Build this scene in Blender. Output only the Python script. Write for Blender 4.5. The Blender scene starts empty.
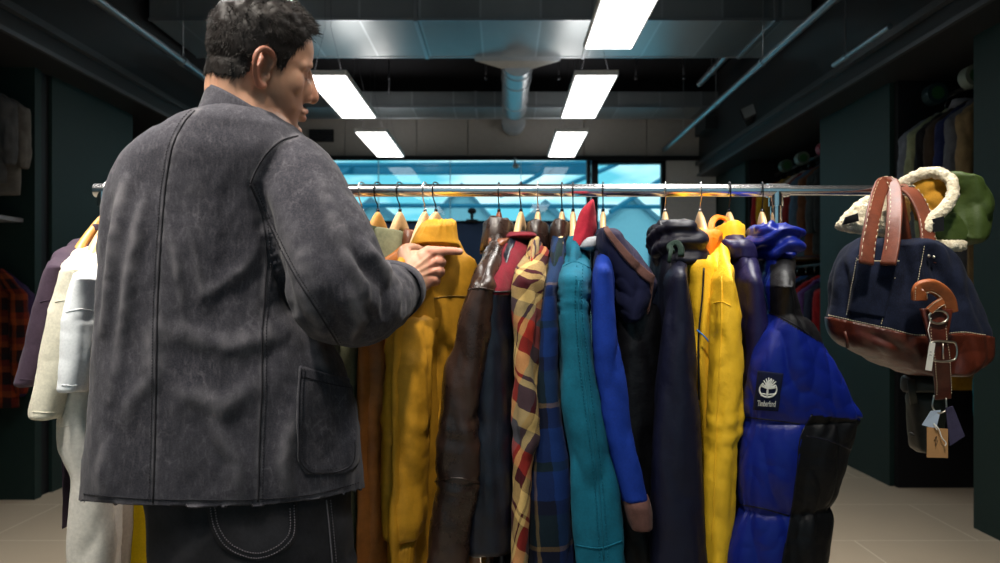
import bpy, bmesh, math, random
import numpy as np
from mathutils import Vector, Matrix
from mathutils.bvhtree import BVHTree
random.seed(7)
S = bpy.context.scene
COL = S.collection
# ---- camera geometry measured from the photograph: focal length in pixels, vanishing point, eye height
F, CX, CY, CZ = 725.0, 502.0, 294.0, 1.19

def P(px, py, Y):
    return Vector(((px - CX) / F * Y, Y, CZ + (CY - py) / F * Y))
def WX(px, Y): return (px - CX) / F * Y
def WZ(py, Y): return CZ + (CY - py) / F * Y

# ---------------------------------------------------------------- noise
_rng = np.random.RandomState(3)
_perm = np.concatenate([_rng.permutation(256)] * 3)
_grad = _rng.normal(size=(256, 3)); _grad /= np.linalg.norm(_grad, axis=1)[:, None]
def pn(p):
    """gradient noise of an (n,3) array, about -0.6..0.6"""
    p = np.asarray(p, float)
    i = np.floor(p).astype(int); f = p - i; i &= 255
    u = f * f * f * (f * (f * 6 - 15) + 10)
    out = np.zeros(len(p))
    for dx in (0, 1):
        for dy in (0, 1):
            for dz in (0, 1):
                h = _perm[_perm[_perm[(i[:, 0] + dx) & 255] + ((i[:, 1] + dy) & 255)] + ((i[:, 2] + dz) & 255)]
                d = f - np.array([dx, dy, dz])
                w = (u[:, 0] if dx else 1 - u[:, 0]) * (u[:, 1] if dy else 1 - u[:, 1]) * (u[:, 2] if dz else 1 - u[:, 2])
                out += w * np.einsum('ij,ij->i', _grad[h], d)
    return out
def ridge(p): return 1 - np.clip(np.abs(pn(p)) * 3.0, 0, 1)

# ---------------------------------------------------------------- materials
_mats = {}
class NT:
    def __init__(s, name):
        s.m = bpy.data.materials.new(name); s.m.use_nodes = True
        s.t = s.m.node_tree; s.t.nodes.clear()
        s.out = s.n('ShaderNodeOutputMaterial')
    def n(s, ty, **kw):
        nd = s.t.nodes.new(ty)
        for k, v in kw.items(): setattr(nd, k, v)
        return nd
    def l(s, a, b): s.t.links.new(a, b)
    def math(s, op, a, b=None, c=None):
        nd = s.n('ShaderNodeMath', operation=op)
        for i, v in enumerate((a, b, c)):
            if v is None: continue
            if isinstance(v, (int, float)): nd.inputs[i].default_value = v
            else: s.l(v, nd.inputs[i])
        return nd.outputs[0]
    def mix(s, f, a, b, mode='MIX'):
        nd = s.n('ShaderNodeMix', data_type='RGBA', blend_type=mode)
        for sock, v in ((nd.inputs[0], f), (nd.inputs[6], a), (nd.inputs[7], b)):
            if isinstance(v, (int, float)): sock.default_value = v
            elif isinstance(v, (tuple, list)): sock.default_value = (*v[:3], 1)
            else: s.l(v, sock)
        return nd.outputs[2]
    def noise(s, vec, scale, detail=4, rough=0.55):
        nd = s.n('ShaderNodeTexNoise'); nd.inputs['Scale'].default_value = scale
        nd.inputs['Detail'].default_value = detail; nd.inputs['Roughness'].default_value = rough
        if vec is not None: s.l(vec, nd.inputs['Vector'])
        return nd.outputs[0]
    def ramp(s, f, stops, interp='LINEAR'):
        nd = s.n('ShaderNodeValToRGB'); cr = nd.color_ramp; cr.interpolation = interp
        while len(cr.elements) < len(stops): cr.elements.new(0.5)
        for e, (p, c) in zip(cr.elements, stops):
            e.position = p; e.color = (*c[:3], 1) if isinstance(c, (tuple, list)) else (c, c, c, 1)
        s.l(f, nd.inputs[0]); return nd.outputs[0]
    def obj(s): return s.n('ShaderNodeTexCoord').outputs['Object']
    def uv(s): return s.n('ShaderNodeTexCoord').outputs['UV']
    def mapping(s, vec, scale):
        nd = s.n('ShaderNodeMapping'); nd.inputs['Scale'].default_value = scale
        s.l(vec, nd.inputs['Vector']); return nd.outputs[0]
    def bump(s, h, strength, dist=0.002):
        nd = s.n('ShaderNodeBump'); nd.inputs['Strength'].default_value = strength
        nd.inputs['Distance'].default_value = dist; s.l(h, nd.inputs['Height']); return nd.outputs[0]
    def pbsdf(s, color, rough=0.8, metal=0.0, spec=0.5, normal=None, sheen=0.0, coat=0.0, **kw):
        b = s.n('ShaderNodeBsdfPrincipled')
        for nm, v in (('Base Color', color), ('Roughness', rough), ('Metallic', metal), ('Specular IOR Level', spec), ('Sheen Weight', sheen), ('Coat Weight', coat)):
            if isinstance(v, (tuple, list)): b.inputs[nm].default_value = (*v[:3], 1)
            elif isinstance(v, (int, float)): b.inputs[nm].default_value = v
            else: s.l(v, b.inputs[nm])
        if normal is not None: s.l(normal, b.inputs['Normal'])
        for k, v in kw.items(): b.inputs[k.replace('_', ' ')].default_value = v
        s.l(b.outputs[0], s.out.inputs[0]); return b

def srgb(r, g, b):
    f = lambda c: (c / 255) / 12.92 if c / 255 <= 0.04045 else ((c / 255 + 0.055) / 1.055) ** 2.4
    return (f(r), f(g), f(b))

def cloth(name, col, var=0.25, rough=0.85, sheen=0.15, weave=1400, wstr=0.25, big=18, spec=0.25):
    """woven cloth: mottled colour, fine weave"""
    if name in _mats: return _mats[name]
    t = NT(name); o = t.obj()
    n1 = t.noise(o, big, 5, 0.6); n2 = t.noise(o, weave / 4, 2)
    c = t.mix(t.ramp(n1, [(0.3, 0.0), (0.7, 1.0)]), tuple(x * (1 - var) for x in col), tuple(min(1, x * (1 + var)) for x in col))
    c = t.mix(0.25, c, t.ramp(n2, [(0.3, tuple(x * .6 for x in col)), (0.7, tuple(min(1, x * 1.3) for x in col))]))
    nz = t.bump(t.noise(o, weave / 3, 2), wstr, 0.001)
    t.pbsdf(c, rough, 0, spec * .8, nz, sheen * .12)
    _mats[name] = t.m; return t.m

def leather(name, col, rough=0.38, var=0.45, scale=30, bstr=0.35, spec=0.5, edge=1.5):
    if name in _mats: return _mats[name]
    t = NT(name); o = t.obj()
    n1 = t.noise(o, scale, 6, 0.65); n2 = t.noise(o, scale * 9, 4, 0.6)
    c = t.mix(t.ramp(n1, [(0.32, 0.0), (0.72, 1.0)]), tuple(x * (1 - var) for x in col), tuple(min(1, x * (1 + var * edge)) for x in col))
    v = t.n('ShaderNodeTexVoronoi'); v.inputs['Scale'].default_value = 420; t.l(o, v.inputs['Vector'])
    h = t.math('ADD', t.math('MULTIPLY', v.outputs[0], 0.5), n2)
    nz = t.bump(h, bstr, 0.0015)
    r = t.math('ADD', t.math('MULTIPLY', n1, 0.25), rough - 0.12)
    t.pbsdf(c, r, 0, spec, nz)
    _mats[name] = t.m; return t.m

def nylon(name, col, rough=0.42, var=0.15, bstr=0.35, scale=40):
    if name in _mats: return _mats[name]
    t = NT(name); o = t.obj()
    n1 = t.noise(o, scale, 5, 0.6)
    c = t.mix(n1, tuple(x * (1 - var) for x in col), tuple(min(1, x * (1 + var)) for x in col))
    nz = t.bump(t.noise(o, scale * 1.3, 6, 0.6), bstr, 0.006)
    t.pbsdf(c, rough, 0, 0.28, nz, 0.0)
    _mats[name] = t.m; return t.m

def plain(name, col, rough=0.5, metal=0.0, spec=0.5, **kw):
    if name in _mats: return _mats[name]
    t = NT(name); o = t.obj()
    n1 = t.noise(o, 25, 4)
    c = t.mix(n1, tuple(x * .88 for x in col), tuple(min(1, x * 1.1) for x in col))
    t.pbsdf(c, rough, metal, spec, None, **kw)
    _mats[name] = t.m; return t.m

def emit(name, col, strength):
    t = NT(name); e = t.n('ShaderNodeEmission'); e.inputs[0].default_value = (*col, 1); e.inputs[1].default_value = strength
    t.l(e.outputs[0], t.out.inputs[0]); return t.m

# ---------------------------------------------------------------- mesh building
class MB:
    """collects shapes into one mesh"""
    def __init__(s): s.v = []; s.f = []; s.mi = []; s.uv = []; s.n = 0
    def add(s, verts, faces, mi=0, uvs=None):
        verts = np.asarray(verts, float).reshape(-1, 3)
        s.v.append(verts)
        s.f.extend([tuple(int(i) + s.n for i in f) for f in faces])
        s.mi.extend([mi] * len(faces))
        s.uv.append(np.zeros((len(verts), 2)) if uvs is None else np.asarray(uvs, float))
        s.n += len(verts); return s
    def box(s, lo, hi, mi=0, rot=None, bev=0.0):
        bm = bmesh.new(); bmesh.ops.create_cube(bm, size=1.0)
        lo, hi = Vector(lo), Vector(hi); c = (lo + hi) / 2; d = hi - lo
        bmesh.ops.scale(bm, vec=d, verts=bm.verts)
        if bev > 0:
            bmesh.ops.bevel(bm, geom=bm.edges[:], offset=bev, segments=2, profile=0.5, affect='EDGES')
        if rot is not None: bmesh.ops.rotate(bm, cent=(0, 0, 0), matrix=rot, verts=bm.verts)
        bm.verts.index_update()
        s.add([v.co + c for v in bm.verts], [[v.index for v in f.verts] for f in bm.faces], mi); bm.free(); return s
    def tube(s, pts, r, n=10, mi=0, cap=True, closed=False, flat=None, up=(0, 0, 1)):
        """round (or flat=(w,h) strip) tube along a polyline; r a number or a list"""
        pts = np.asarray([tuple(p) for p in pts], float); m = len(pts)
        rr = np.full(m, r, float) if np.isscalar(r) else np.asarray(r, float)
        if closed: tg = np.roll(pts, -1, 0) - np.roll(pts, 1, 0)
        else: tg = np.gradient(pts, axis=0)
        tg /= (np.linalg.norm(tg, axis=1)[:, None] + 1e-12)
        ref = np.array(up, float)
        if abs(tg[0] @ ref) > .95: ref = np.array([0, 1., 0]) if abs(up[1]) < .9 else np.array([1., 0, 0])
        a = np.cross(tg[0], ref); a /= np.linalg.norm(a)
        A = []; 
        for i in range(m):
            a = a - tg[i] * (a @ tg[i]); a /= (np.linalg.norm(a) + 1e-12); A.append(a.copy())
        A = np.array(A); B = np.cross(tg, A)
        th = np.linspace(0, 2 * math.pi, n, endpoint=False)
        ca, sb = np.cos(th), np.sin(th)
        if flat is not None:
            e = 0.35
            ca = np.sign(ca) * np.abs(ca) ** e * flat[0]; sb = np.sign(sb) * np.abs(sb) ** e * flat[1]
        V = pts[:, None, :] + rr[:, None, None] * (A[:, None, :] * ca[None, :, None] + B[:, None, :] * sb[None, :, None])
        fs = []
        for i in range(m if closed else m - 1):
            j = (i + 1) % m
            for k in range(n):
                l = (k + 1) % n
                fs.append((i * n + k, i * n + l, j * n + l, j * n + k))
        if cap and not closed:
            fs.append(tuple(range(n))[::-1]); fs.append(tuple((m - 1) * n + k for k in range(n)))
        L = np.concatenate([[0], np.cumsum(np.linalg.norm(np.diff(pts, axis=0), axis=1))])
        uv = np.stack([np.tile(th / 6.283 * .06, m), np.repeat(L, n)], 1)
        s.add(V.reshape(-1, 3), fs, mi, uv); return s
    def ell(s, c, r, rot=None, n=24, m=16, mi=0, ex=1.0):
        th = np.linspace(0, 2 * math.pi, n, endpoint=False); ph = np.linspace(0, math.pi, m + 1)[1:-1]
        sg = lambda x: np.sign(x) * np.abs(x) ** ex
        V = [np.array([0, 0, 1.])]
        V = np.concatenate([[[0, 0, 1.]], np.array([[sg(np.sin(p)) * sg(np.cos(t)), sg(np.sin(p)) * sg(np.sin(t)), sg(np.cos(p))] for p in ph for t in th]), [[0, 0, -1.]]])
        V = V * np.asarray(r, float)
        if rot is not None: V = V @ np.array(rot).T
        V = V + np.asarray(tuple(c), float)
        fs = [(0, 1 + k, 1 + (k + 1) % n) for k in range(n)]
        q = len(ph)
        for i in range(q - 1):
            for k in range(n):
                l = (k + 1) % n
                fs.append((1 + i * n + k, 1 + (i + 1) * n + k, 1 + (i + 1) * n + l, 1 + i * n + l))
        e = 1 + q * n
        fs += [(e, 1 + (q - 1) * n + (k + 1) % n, 1 + (q - 1) * n + k) for k in range(n)]
        s.add(V, fs, mi); return s
    def grid(s, G, mi=0, uv=None, close_u=False):
        """G (m,n,3)"""
        G = np.asarray(G, float); m, n = G.shape[:2]; fs = []
        for i in range(m - 1):
            for k in range(n if close_u else n - 1):
                l = (k + 1) % n
                fs.append((i * n + k, i * n + l, (i + 1) * n + l, (i + 1) * n + k))
        s.add(G.reshape(-1, 3), fs, mi, None if uv is None else np.asarray(uv).reshape(-1, 2)); return s
    def solid(s, G, mi=0, cap0=True, cap1=True, uv=None):
        """closed rings (m,n,3) with end caps"""
        G = np.asarray(G, float); m, n = G.shape[:2]; b = s.n
        s.grid(G, mi, uv, True)
        for on, i, rev in ((cap0, 0, True), (cap1, m - 1, False)):
            if not on: continue
            ring = [i * n + k for k in range(n)]
            s.f.append(tuple(b + r for r in (ring[::-1] if rev else ring))); s.mi.append(mi)
        return s
    def prism(s, poly, d, mi=0):
        """polygon of 3d points pushed along d"""
        a = np.asarray([tuple(p) for p in poly], float); n = len(a); d = np.asarray(tuple(d), float)
        fs = [tuple(range(n))[::-1], tuple(range(n, 2 * n))] + [(k, (k + 1) % n, n + (k + 1) % n, n + k) for k in range(n)]
        s.add(np.concatenate([a, a + d]), fs, mi); return s
    def build_each(s, name, mats, parent):
        """every added shape as an object of its own"""
        base = 0; fi = 0; out = []
        for V, uv in zip(s.v, s.uv):
            n = len(V); m = MB(); fs = []
            while fi < len(s.f) and max(s.f[fi]) < base + n: fs.append(tuple(i - base for i in s.f[fi])); fi += 1
            m.add(V, fs, 0, uv); out.append(m.build(name, mats, parent)); base += n
        return out
    def verts(s): return np.concatenate(s.v)
    def build(s, name, mats, parent=None, smooth=True, sharp=None):
        me = bpy.data.meshes.new(name)
        V = np.concatenate(s.v)
        org = np.zeros(3)
        o = bpy.data.objects.new(name, me)
        if parent is None:
            org = np.array([(V[:, 0].min() + V[:, 0].max()) / 2, (V[:, 1].min() + V[:, 1].max()) / 2, V[:, 2].min()])
        else: org = np.array(parent_origin(parent))
        me.from_pydata((V - org).tolist(), [], s.f)
        if not isinstance(mats, (list, tuple)): mats = [mats]
        for m in mats: me.materials.append(m)
        me.polygons.foreach_set('material_index', s.mi)
        if smooth: me.polygons.foreach_set('use_smooth', [True] * len(me.polygons))
        uvl = me.uv_layers.new(name='UVMap'); UV = np.concatenate(s.uv)
        li = np.zeros(len(me.loops), int); me.loops.foreach_get('vertex_index', li)
        uvl.data.foreach_set('uv', UV[li].ravel())
        me.validate(); me.update()
        if sharp is not None: me.set_sharp_from_angle(angle=math.radians(sharp))
        COL.objects.link(o)
        if parent is None: o.location = org
        else: o.parent = parent
        return o

def parent_origin(p):
    v = Vector((0, 0, 0))
    while p is not None: v = v + p.location; p = p.parent
    return v

def tag(o, label, cat, group=None, kind=None):
    if label: o['label'] = label
    if cat: o['category'] = cat
    if group: o['group'] = group
    if kind: o['kind'] = kind
    return o
def struct(o): o['kind'] = 'structure'; return o
def empty(name, loc, label, cat, group=None):
    o = bpy.data.objects.new(name, None); COL.objects.link(o); o.location = loc; o.empty_display_size = .05
    return tag(o, label, cat, group)

def catmull(x, xs, ys):
    """smooth interpolation through (xs, ys), monotone where the data is"""
    xs = np.asarray(xs, float); ys = np.asarray(ys, float)
    h = np.diff(xs); d = np.diff(ys) / h
    m = np.zeros(len(xs)); m[0] = d[0]; m[-1] = d[-1]
    for i in range(1, len(xs) - 1):
        if d[i - 1] * d[i] <= 0: m[i] = 0
        else: m[i] = 2 * d[i - 1] * d[i] / (d[i - 1] + d[i]) if True else 0
    x = np.clip(np.asarray(x, float), xs[0], xs[-1]); i = np.clip(np.searchsorted(xs, x) - 1, 0, len(xs) - 2)
    t = (x - xs[i]) / h[i]
    return (2*t**3-3*t**2+1)*ys[i] + (t**3-2*t**2+t)*h[i]*m[i] + (-2*t**3+3*t**2)*ys[i+1] + (t**3-t**2)*h[i]*m[i+1]

def smooth_path(pts, n):
    pts = np.asarray([tuple(p) for p in pts], float)
    L = np.concatenate([[0], np.cumsum(np.linalg.norm(np.diff(pts, axis=0), axis=1))])
    # Catmull-Rom
    t = np.linspace(0, L[-1], n); out = np.zeros((n, pts.shape[1]))
    m = np.gradient(pts, L, axis=0) if len(pts) > 2 else np.repeat([(pts[1]-pts[0])/L[-1]], 2, 0)
    i = np.clip(np.searchsorted(L, t) - 1, 0, len(L) - 2); h = (L[i+1]-L[i]); u = (t - L[i]) / h
    for k in range(pts.shape[1]):
        out[:, k] = (2*u**3-3*u**2+1)*pts[i, k] + (u**3-2*u**2+u)*h*m[i, k] + (-2*u**3+3*u**2)*pts[i+1, k] + (u**3-u**2)*h*m[i+1, k]
    return out
# ================================================================= the room
XR, XL, YB, ZC = 2.40, -2.70, 8.10, 3.45
def floor_mat():
    t = NT('floor_tile'); o = t.obj()
    n1 = t.noise(o, 1.6, 6, 0.6); n2 = t.noise(t.mapping(o, (3, 14, 3)), 3.0, 5, 0.6)
    c = t.mix(n1, srgb(176, 158, 136), srgb(206, 188, 164)); c = t.mix(t.math('MULTIPLY', n2, .5), c, srgb(198, 182, 158))
    br = t.n('ShaderNodeTexBrick'); t.l(o, br.inputs['Vector']); br.offset = 0.5
    for k, v in (('Scale', 1.0), ('Mortar Size', 0.004), ('Brick Width', 1.2), ('Row Height', 0.6), ('Mortar Smooth', .2)): br.inputs[k].default_value = v
    br.inputs['Color1'].default_value = (0, 0, 0, 1); br.inputs['Color2'].default_value = (0, 0, 0, 1); br.inputs['Mortar'].default_value = (1, 1, 1, 1)
    c = t.mix(br.outputs[0], c, srgb(222, 210, 190))
    t.pbsdf(c, t.math('ADD', t.math('MULTIPLY', n1, .25), .38), 0, .4, t.bump(n2, .06)); return t.m
def metal_sheet(name, col, rough=.4, ribs=0.42):
    t = NT(name); o = t.obj()
    n1 = t.noise(t.mapping(o, (2.3, .7, 1)), 2.2, 4, .5); n2 = t.noise(t.mapping(o, (1, 40, 40)), 6, 3)
    sp = t.n('ShaderNodeSeparateXYZ'); t.l(o, sp.inputs[0])
    cell = t.n('ShaderNodeTexWhiteNoise', noise_dimensions='1D'); t.l(t.math('FLOOR', t.math('DIVIDE', sp.outputs[0], ribs)), cell.inputs['W'])
    c = t.mix(t.math('ADD', t.math('MULTIPLY', cell.outputs[0], .6), t.math('MULTIPLY', n1, .4)), tuple(x * .62 for x in col), tuple(x * 1.25 for x in col))
    e = t.math('PINGPONG', sp.outputs[0], ribs / 2)
    seam = t.math('LESS_THAN', e, .008)
    c = t.mix(t.math('MULTIPLY', seam, .5), c, tuple(min(1, x * 1.6) for x in col))
    t.pbsdf(c, t.math('ADD', t.math('MULTIPLY', n2, .2), rough - .1), .85, .5, t.bump(n1, .15, .01)); return t.m
M_floor = floor_mat()
M_green = plain('dark_green_paint', srgb(25, 44, 41), .6, 0, .3)
M_black = plain('black_paint', (.006, .006, .008), .6, 0, .3)
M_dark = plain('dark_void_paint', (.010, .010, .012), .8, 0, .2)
M_ceil = plain('dark_ceiling_paint', (.012, .012, .014), .9, 0, .1)
M_head = plain('charcoal_header_paint', (.022, .023, .026), .45, 0, .4)
M_grey = plain('grey_plaster', srgb(158, 154, 150), .8, 0, .2)
M_white = plain('white_plaster', srgb(205, 203, 202), .8, 0, .2)
M_duct = metal_sheet('galvanised_duct', (.42, .45, .47), .36)
M_pipe = plain('galvanised_pipe', (.5, .52, .55), .3, .9)
M_rodm = plain('dark_steel', (.08, .08, .09), .35, .8)
M_chrome = plain('chrome', (.86, .87, .89), .2, 1.0)

def box_obj(name, lo, hi, m, **kw): return MB().box(lo, hi, 0, bev=kw.get('bev', 0)).build(name, m, None, smooth=False)
struct(box_obj('floor', (-4.2, -2.4, -.1), (4.0, YB + .1, 0), M_floor))
struct(box_obj('ceiling', (-4.2, -2.4, ZC), (4.0, YB + .1, ZC + .1), M_ceil))
# unseen shop front behind the viewer, glass tint added to dim its daylight
YRW = -1.3
rw = MB().box((-4.2, YRW - .1, 0), (4.0, YRW, .3)).box((-4.2, YRW - .1, .3), (-2.3, YRW, ZC)).box((2.3, YRW - .1, .3), (4.0, YRW, ZC))
for x in (-.8, .8): rw.box((x - .04, YRW - .1, .3), (x + .04, YRW, ZC))
rwo = struct(rw.build('wall_rear', M_dark, None, smooth=False))
_sg = NT('dim_tint_glass'); _t2 = _sg.n('ShaderNodeBsdfTransparent'); _t2.inputs[0].default_value = (.42, .48, .50, 1); _sg.l(_t2.outputs[0], _sg.out.inputs[0])
struct(MB().box((-2.3, YRW - .055, .3), (2.3, YRW - .045, ZC)).build('window_2', _sg.m, None, smooth=False))
# right wall: green pieces with niches between them, black niche backs, a header above
def green(name, lo, hi): return struct(MB().box(lo, hi).build(name, M_green, None, smooth=False))
for (a, b) in ((-2.4, 3.69), (4.49, 5.47), (7.16, YB)):
    green('wall_right', (XR, a, 0), (XR + .06, b, 2.55))
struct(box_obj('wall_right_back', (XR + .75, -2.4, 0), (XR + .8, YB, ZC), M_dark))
struct(box_obj('trim_1', (XR - .2, -2.4, 2.5), (XR + .75, YB, ZC), M_head))
for y in (3.71, 4.47, 5.49, 7.14):
    struct(box_obj('trim_2', (XR + .03, y - .02, 0), (XR + .75, y + .02, 2.5), M_black))
struct(MB().box((XR - .24, -2.4, 2.62), (XR - .2, YB, 2.66)).box((XR - .225, -2.4, 2.50), (XR - .2, YB, 2.525)).build('trim_3', plain('track_grey', (.1, .105, .115), .35, .5), None, smooth=False))
# left wall
for (a, b) in ((-2.4, 3.3), (4.35, 5.30), (6.3, YB)):
    green('wall_left', (XL - .06, a, 0), (XL, b, 2.55))
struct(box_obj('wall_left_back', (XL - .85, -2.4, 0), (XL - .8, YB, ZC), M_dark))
struct(box_obj('trim_4', (XL - .8, -2.4, 2.5), (XL + .2, YB, ZC), M_head))
struct(MB().box((XL + .2, -2.4, 2.62), (XL + .24, YB, 2.66)).box((XL + .2, -2.4, 2.50), (XL + .225, YB, 2.525)).build('trim_5', plain('track_grey', (.1, .105, .115), .35, .5), None, smooth=False))
for y in (3.32, 4.22, 5.32, 6.28):
    struct(box_obj('trim_6', (XL - .75, y - .03, 0), (XL - (.0 if y == 4.22 else .03), y + .03, 2.5), M_black if y != 4.22 else M_green))
struct(box_obj('trim_9', (XL - .1, 4.25, 0), (XL - .02, 4.35, 2.5), M_black))
# back wall: grey panels above, white pier right of the door, dark lintel
yb = YB
zl = WZ(158, yb)
gb = MB()
for xa, xb in zip((XL - .8, -1.75, -.95, .62 - 1.0, .92, 1.62), (-1.757, -.957, .62 - 1.007, .913, 1.613, XR + .75)):
    gb.box((xa, yb, zl), (xb, yb + .08, ZC))
struct(gb.build('wall_back', M_grey, None, smooth=False))
struct(MB().box((XL - .8, yb + .08, zl), (XR + .75, yb + .1, ZC)).build('wall_back_core', M_black, None, smooth=False))
struct(MB().box((WX(666, yb), yb, 0), (WX(716, yb), yb + .08, zl)).build('wall_back_pier', M_white, None, smooth=False))
struct(MB().box((WX(716, yb), yb, 0), (XR + .75, yb + .08, zl)).build('wall_back_corner', M_green, None, smooth=False))
struct(MB().box((XL - .8, yb - .03, zl - .03), (WX(704, yb), yb, zl + .02)).build('trim_7', M_black, None, smooth=False))
struct(MB().box((XL - .8, yb, 0), (WX(300, yb), yb + .08, zl)).build('wall_back_left', M_green, None, smooth=False))
# window: pale panes above, dark blue spandrel below, door right of it
M_glass = NT('window_glass')
_g = M_glass.n('ShaderNodeBsdfGlossy'); _g.inputs['Roughness'].default_value = .02
_tr = M_glass.n('ShaderNodeBsdfTransparent'); _tr.inputs[0].default_value = (.80, .95, .97, 1)
_mx = M_glass.n('ShaderNodeMixShader'); _mx.inputs[0].default_value = .035
M_glass.l(_tr.outputs[0], _mx.inputs[1]); M_glass.l(_g.outputs[0], _mx.inputs[2]); M_glass.l(_mx.outputs[0], M_glass.out.inputs[0]); M_glass = M_glass.m
M_blue = plain('deep_blue_panel', srgb(14, 52, 92), .5)
x0, x1 = WX(300, yb), WX(589, yb)
zs = WZ(222, yb)
w = MB().box((x0, yb, 0), (x1, yb + .06, zs)); win = struct(w.build('window_1', M_blue, None, smooth=False))
fr = MB()
fr.box((x0, yb, zs - .02), (x1, yb + .06, zs + .015)).box((x1 - .025, yb - .01, 0), (x1 + .02, yb + .08, zl))
struct(fr.build('window_frame', M_black, win, smooth=False))
ms = MB()
for px in (378, 450, 521): ms.box((WX(px, yb) - .004, yb + .02, zs), (WX(px, yb) + .004, yb + .05, zl))
struct(ms.build('window_mullion', plain('pale_seal', srgb(150, 190, 200), .5), win, smooth=False))
pn_ = MB()
xs = [x0] + [WX(p, yb) for p in (378, 450, 521)] + [x1]
for a, b in zip(xs, xs[1:]): pn_.box((a + .005, yb + .03, zs), (b - .005, yb + .038, zl))
struct(pn_.build('window_glass', M_glass, win, smooth=False))
xd0, xd1 = WX(592, yb), WX(666, yb)
d = MB(); d.box((xd0, yb, 0), (xd0 + .07, yb + .08, zl)).box((xd1 - .05, yb, 0), (xd1, yb + .08, zl)).box((xd0, yb, zl - .06), (xd1, yb + .08, zl)).box((xd0, yb, 0), (xd1, yb + .08, .1))
door = struct(d.build('door_1', M_black, None, smooth=False))
struct(MB().box((xd0 + .07, yb + .03, .1), (xd1 - .05, yb + .04, zl - .06)).build('door_glass', M_glass, door, smooth=False))
# small grille in the grey back wall
g = MB().box((WX(310, yb), yb - .03, WZ(142, yb)), (WX(334, yb), yb - .001, WZ(130, yb)))
for k in range(5): g.box((WX(311, yb), yb - .04, WZ(141 - 2.2 * k, yb)), (WX(333, yb), yb - .03, WZ(140 - 2.2 * k, yb)), 1)
tag(g.build('wall_vent', [M_black, M_rodm], None, smooth=False), 'small dark grille in the grey back wall beside the face', 'vent')

# ---------------------------------------------------------------- outside, seen through the glass
M_ext = plain('pale_paving', srgb(120, 170, 180), .8)
struct(box_obj('exterior_ground', (-30, YB + .1, -.12), (30, 45, -.02), M_ext))
M_wallx = plain('pale_render_wall', srgb(176, 204, 212), .8); M_roofx = plain('slate_roof', srgb(104, 136, 152), .7); M_winx = plain('dark_glazing', srgb(40, 66, 84), .2)
def house(xc, y, wdt, zr, ze, lab):
    h = MB(); hw = wdt / 2
    poly = [(xc - hw, y, 0), (xc + hw, y, 0), (xc + hw, y, ze), (xc, y, zr), (xc - hw, y, ze)]
    h.prism(poly, (0, 5, 0)); o = h.build('gabled_house', M_wallx, None, smooth=False)
    r = MB()
    for sx in (-1, 1):
        r.prism([(xc, y - .2, zr + .12), (xc + sx * (hw + .3), y - .2, ze - .28 + .0), (xc + sx * (hw + .3), y - .2, ze - .46), (xc, y - .2, zr - .1)], (0, 5.4, 0))
    r.build('roof', M_roofx, o, smooth=False)
    for dx in (-.25, .25): MB().box((xc + dx * wdt - .35, y - .06, ze - 1.5), (xc + dx * wdt + .35, y + .02, ze - .5)).build('window', M_winx, o, smooth=False)
    tag(o, lab, 'house', 'gabled houses outside the shop window')
for px, pw, pt, pe, YH, lab in ((372, 78, 202, 226, 20, 'grey gabled house outside, behind the first hanger hooks on the rail'), (462, 84, 186, 232, 27, 'grey gabled house outside, above the gap between mustard and brown jackets'),
                            (545, 80, 204, 236, 20, 'grey gabled house outside, behind the plaid jackets'), (632, 104, 198, 238, 27, 'grey gabled house outside, seen through the glass door')):
    house(WX(px, YH), YH, pw / F * YH, WZ(pt, YH), WZ(pe, YH), lab)
# a glazed canopy with slanting beams outside
YC = 13.0
cb = MB()
for (xa, ya, xb, yb2) in ((312, 196, 352, 166), (500, 196, 552, 168), (556, 190, 626, 160), (610, 212, 676, 170), (600, 190, 676, 186), (300, 166, 700, 162), (300, 205, 700, 207)):
    cb.tube([P(xa, ya, YC), P(xb, yb2, YC + .6)], .045, 6)
cb.box((WX(300, YC + .7), YC + .65, WZ(168, YC)), (WX(590, YC + .7), YC + .75, WZ(156, YC)))
tag(cb.build('canopy', plain('teal_steel', srgb(28, 120, 150), .4), None, smooth=False), 'teal steel canopy with slanting beams outside the window', 'canopy')
# cctv-like fitting standing on the sill
f_ = MB().tube([P(472, 222, yb - .06), P(472, 214, yb - .06)], .018, 8).ell(P(472, 211, yb - .06), (.05, .04, .035)).box(P(466, 222.5, yb - .1), P(478, 220, yb - .02))
tag(f_.build('sill_fitting', M_black), 'small black fitting standing on the window sill', 'fitting')
f_ = MB().tube([P(515, 158, yb - .06), P(515, 164, yb - .06)], .012, 8).ell(P(516, 166, yb - .08), (.04, .05, .03))
tag(f_.build('window_sensor', plain('grey_plastic', (.3, .33, .35), .5)), 'small grey sensor under the lintel above the window', 'sensor')

# ---------------------------------------------------------------- ducts, pipes, lights
zd = CZ + 1.9
def duct(name, x0, x1, y0, y1, z0, z1, lab):
    b = MB().box((x0, y0, z0), (x1, y1, z1), bev=.006)
    o = b.build(name, M_duct, None, smooth=False)
    x = x0 + .6
    while x < x1 - .2:
        MB().box((x - .012, y0 - .014, z0 - .014), (x + .012, y1 + .014, z1)).build('flange', M_pipe, o, smooth=False); x += 1.25
    for ya, yb_ in ((y0 - .012, y0 + .004), (y1 - .004, y1 + .012)): MB().box((x0, ya, z0 - .006), (x1, yb_, z0 + .012)).build('edge_seam', M_pipe, o, smooth=False)
    return tag(o, lab, 'duct')
duct('air_duct', XL + .25, XR - .25, 5.03, 5.81, zd, zd + .30, 'broad galvanised steel duct crossing the whole ceiling')
duct('air_duct', WX(300, 7.6), WX(770, 7.6), 7.37, 7.84, zd, zd + .16, 'slim galvanised duct across the ceiling close to the back wall')
rd = MB(); xr_, zr_ = WX(515, 7.0), CZ + 1.76 + .125
rd.tube([(xr_, 5.865, zr_), (xr_, 7.34, zr_)], .125, 28)
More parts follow.
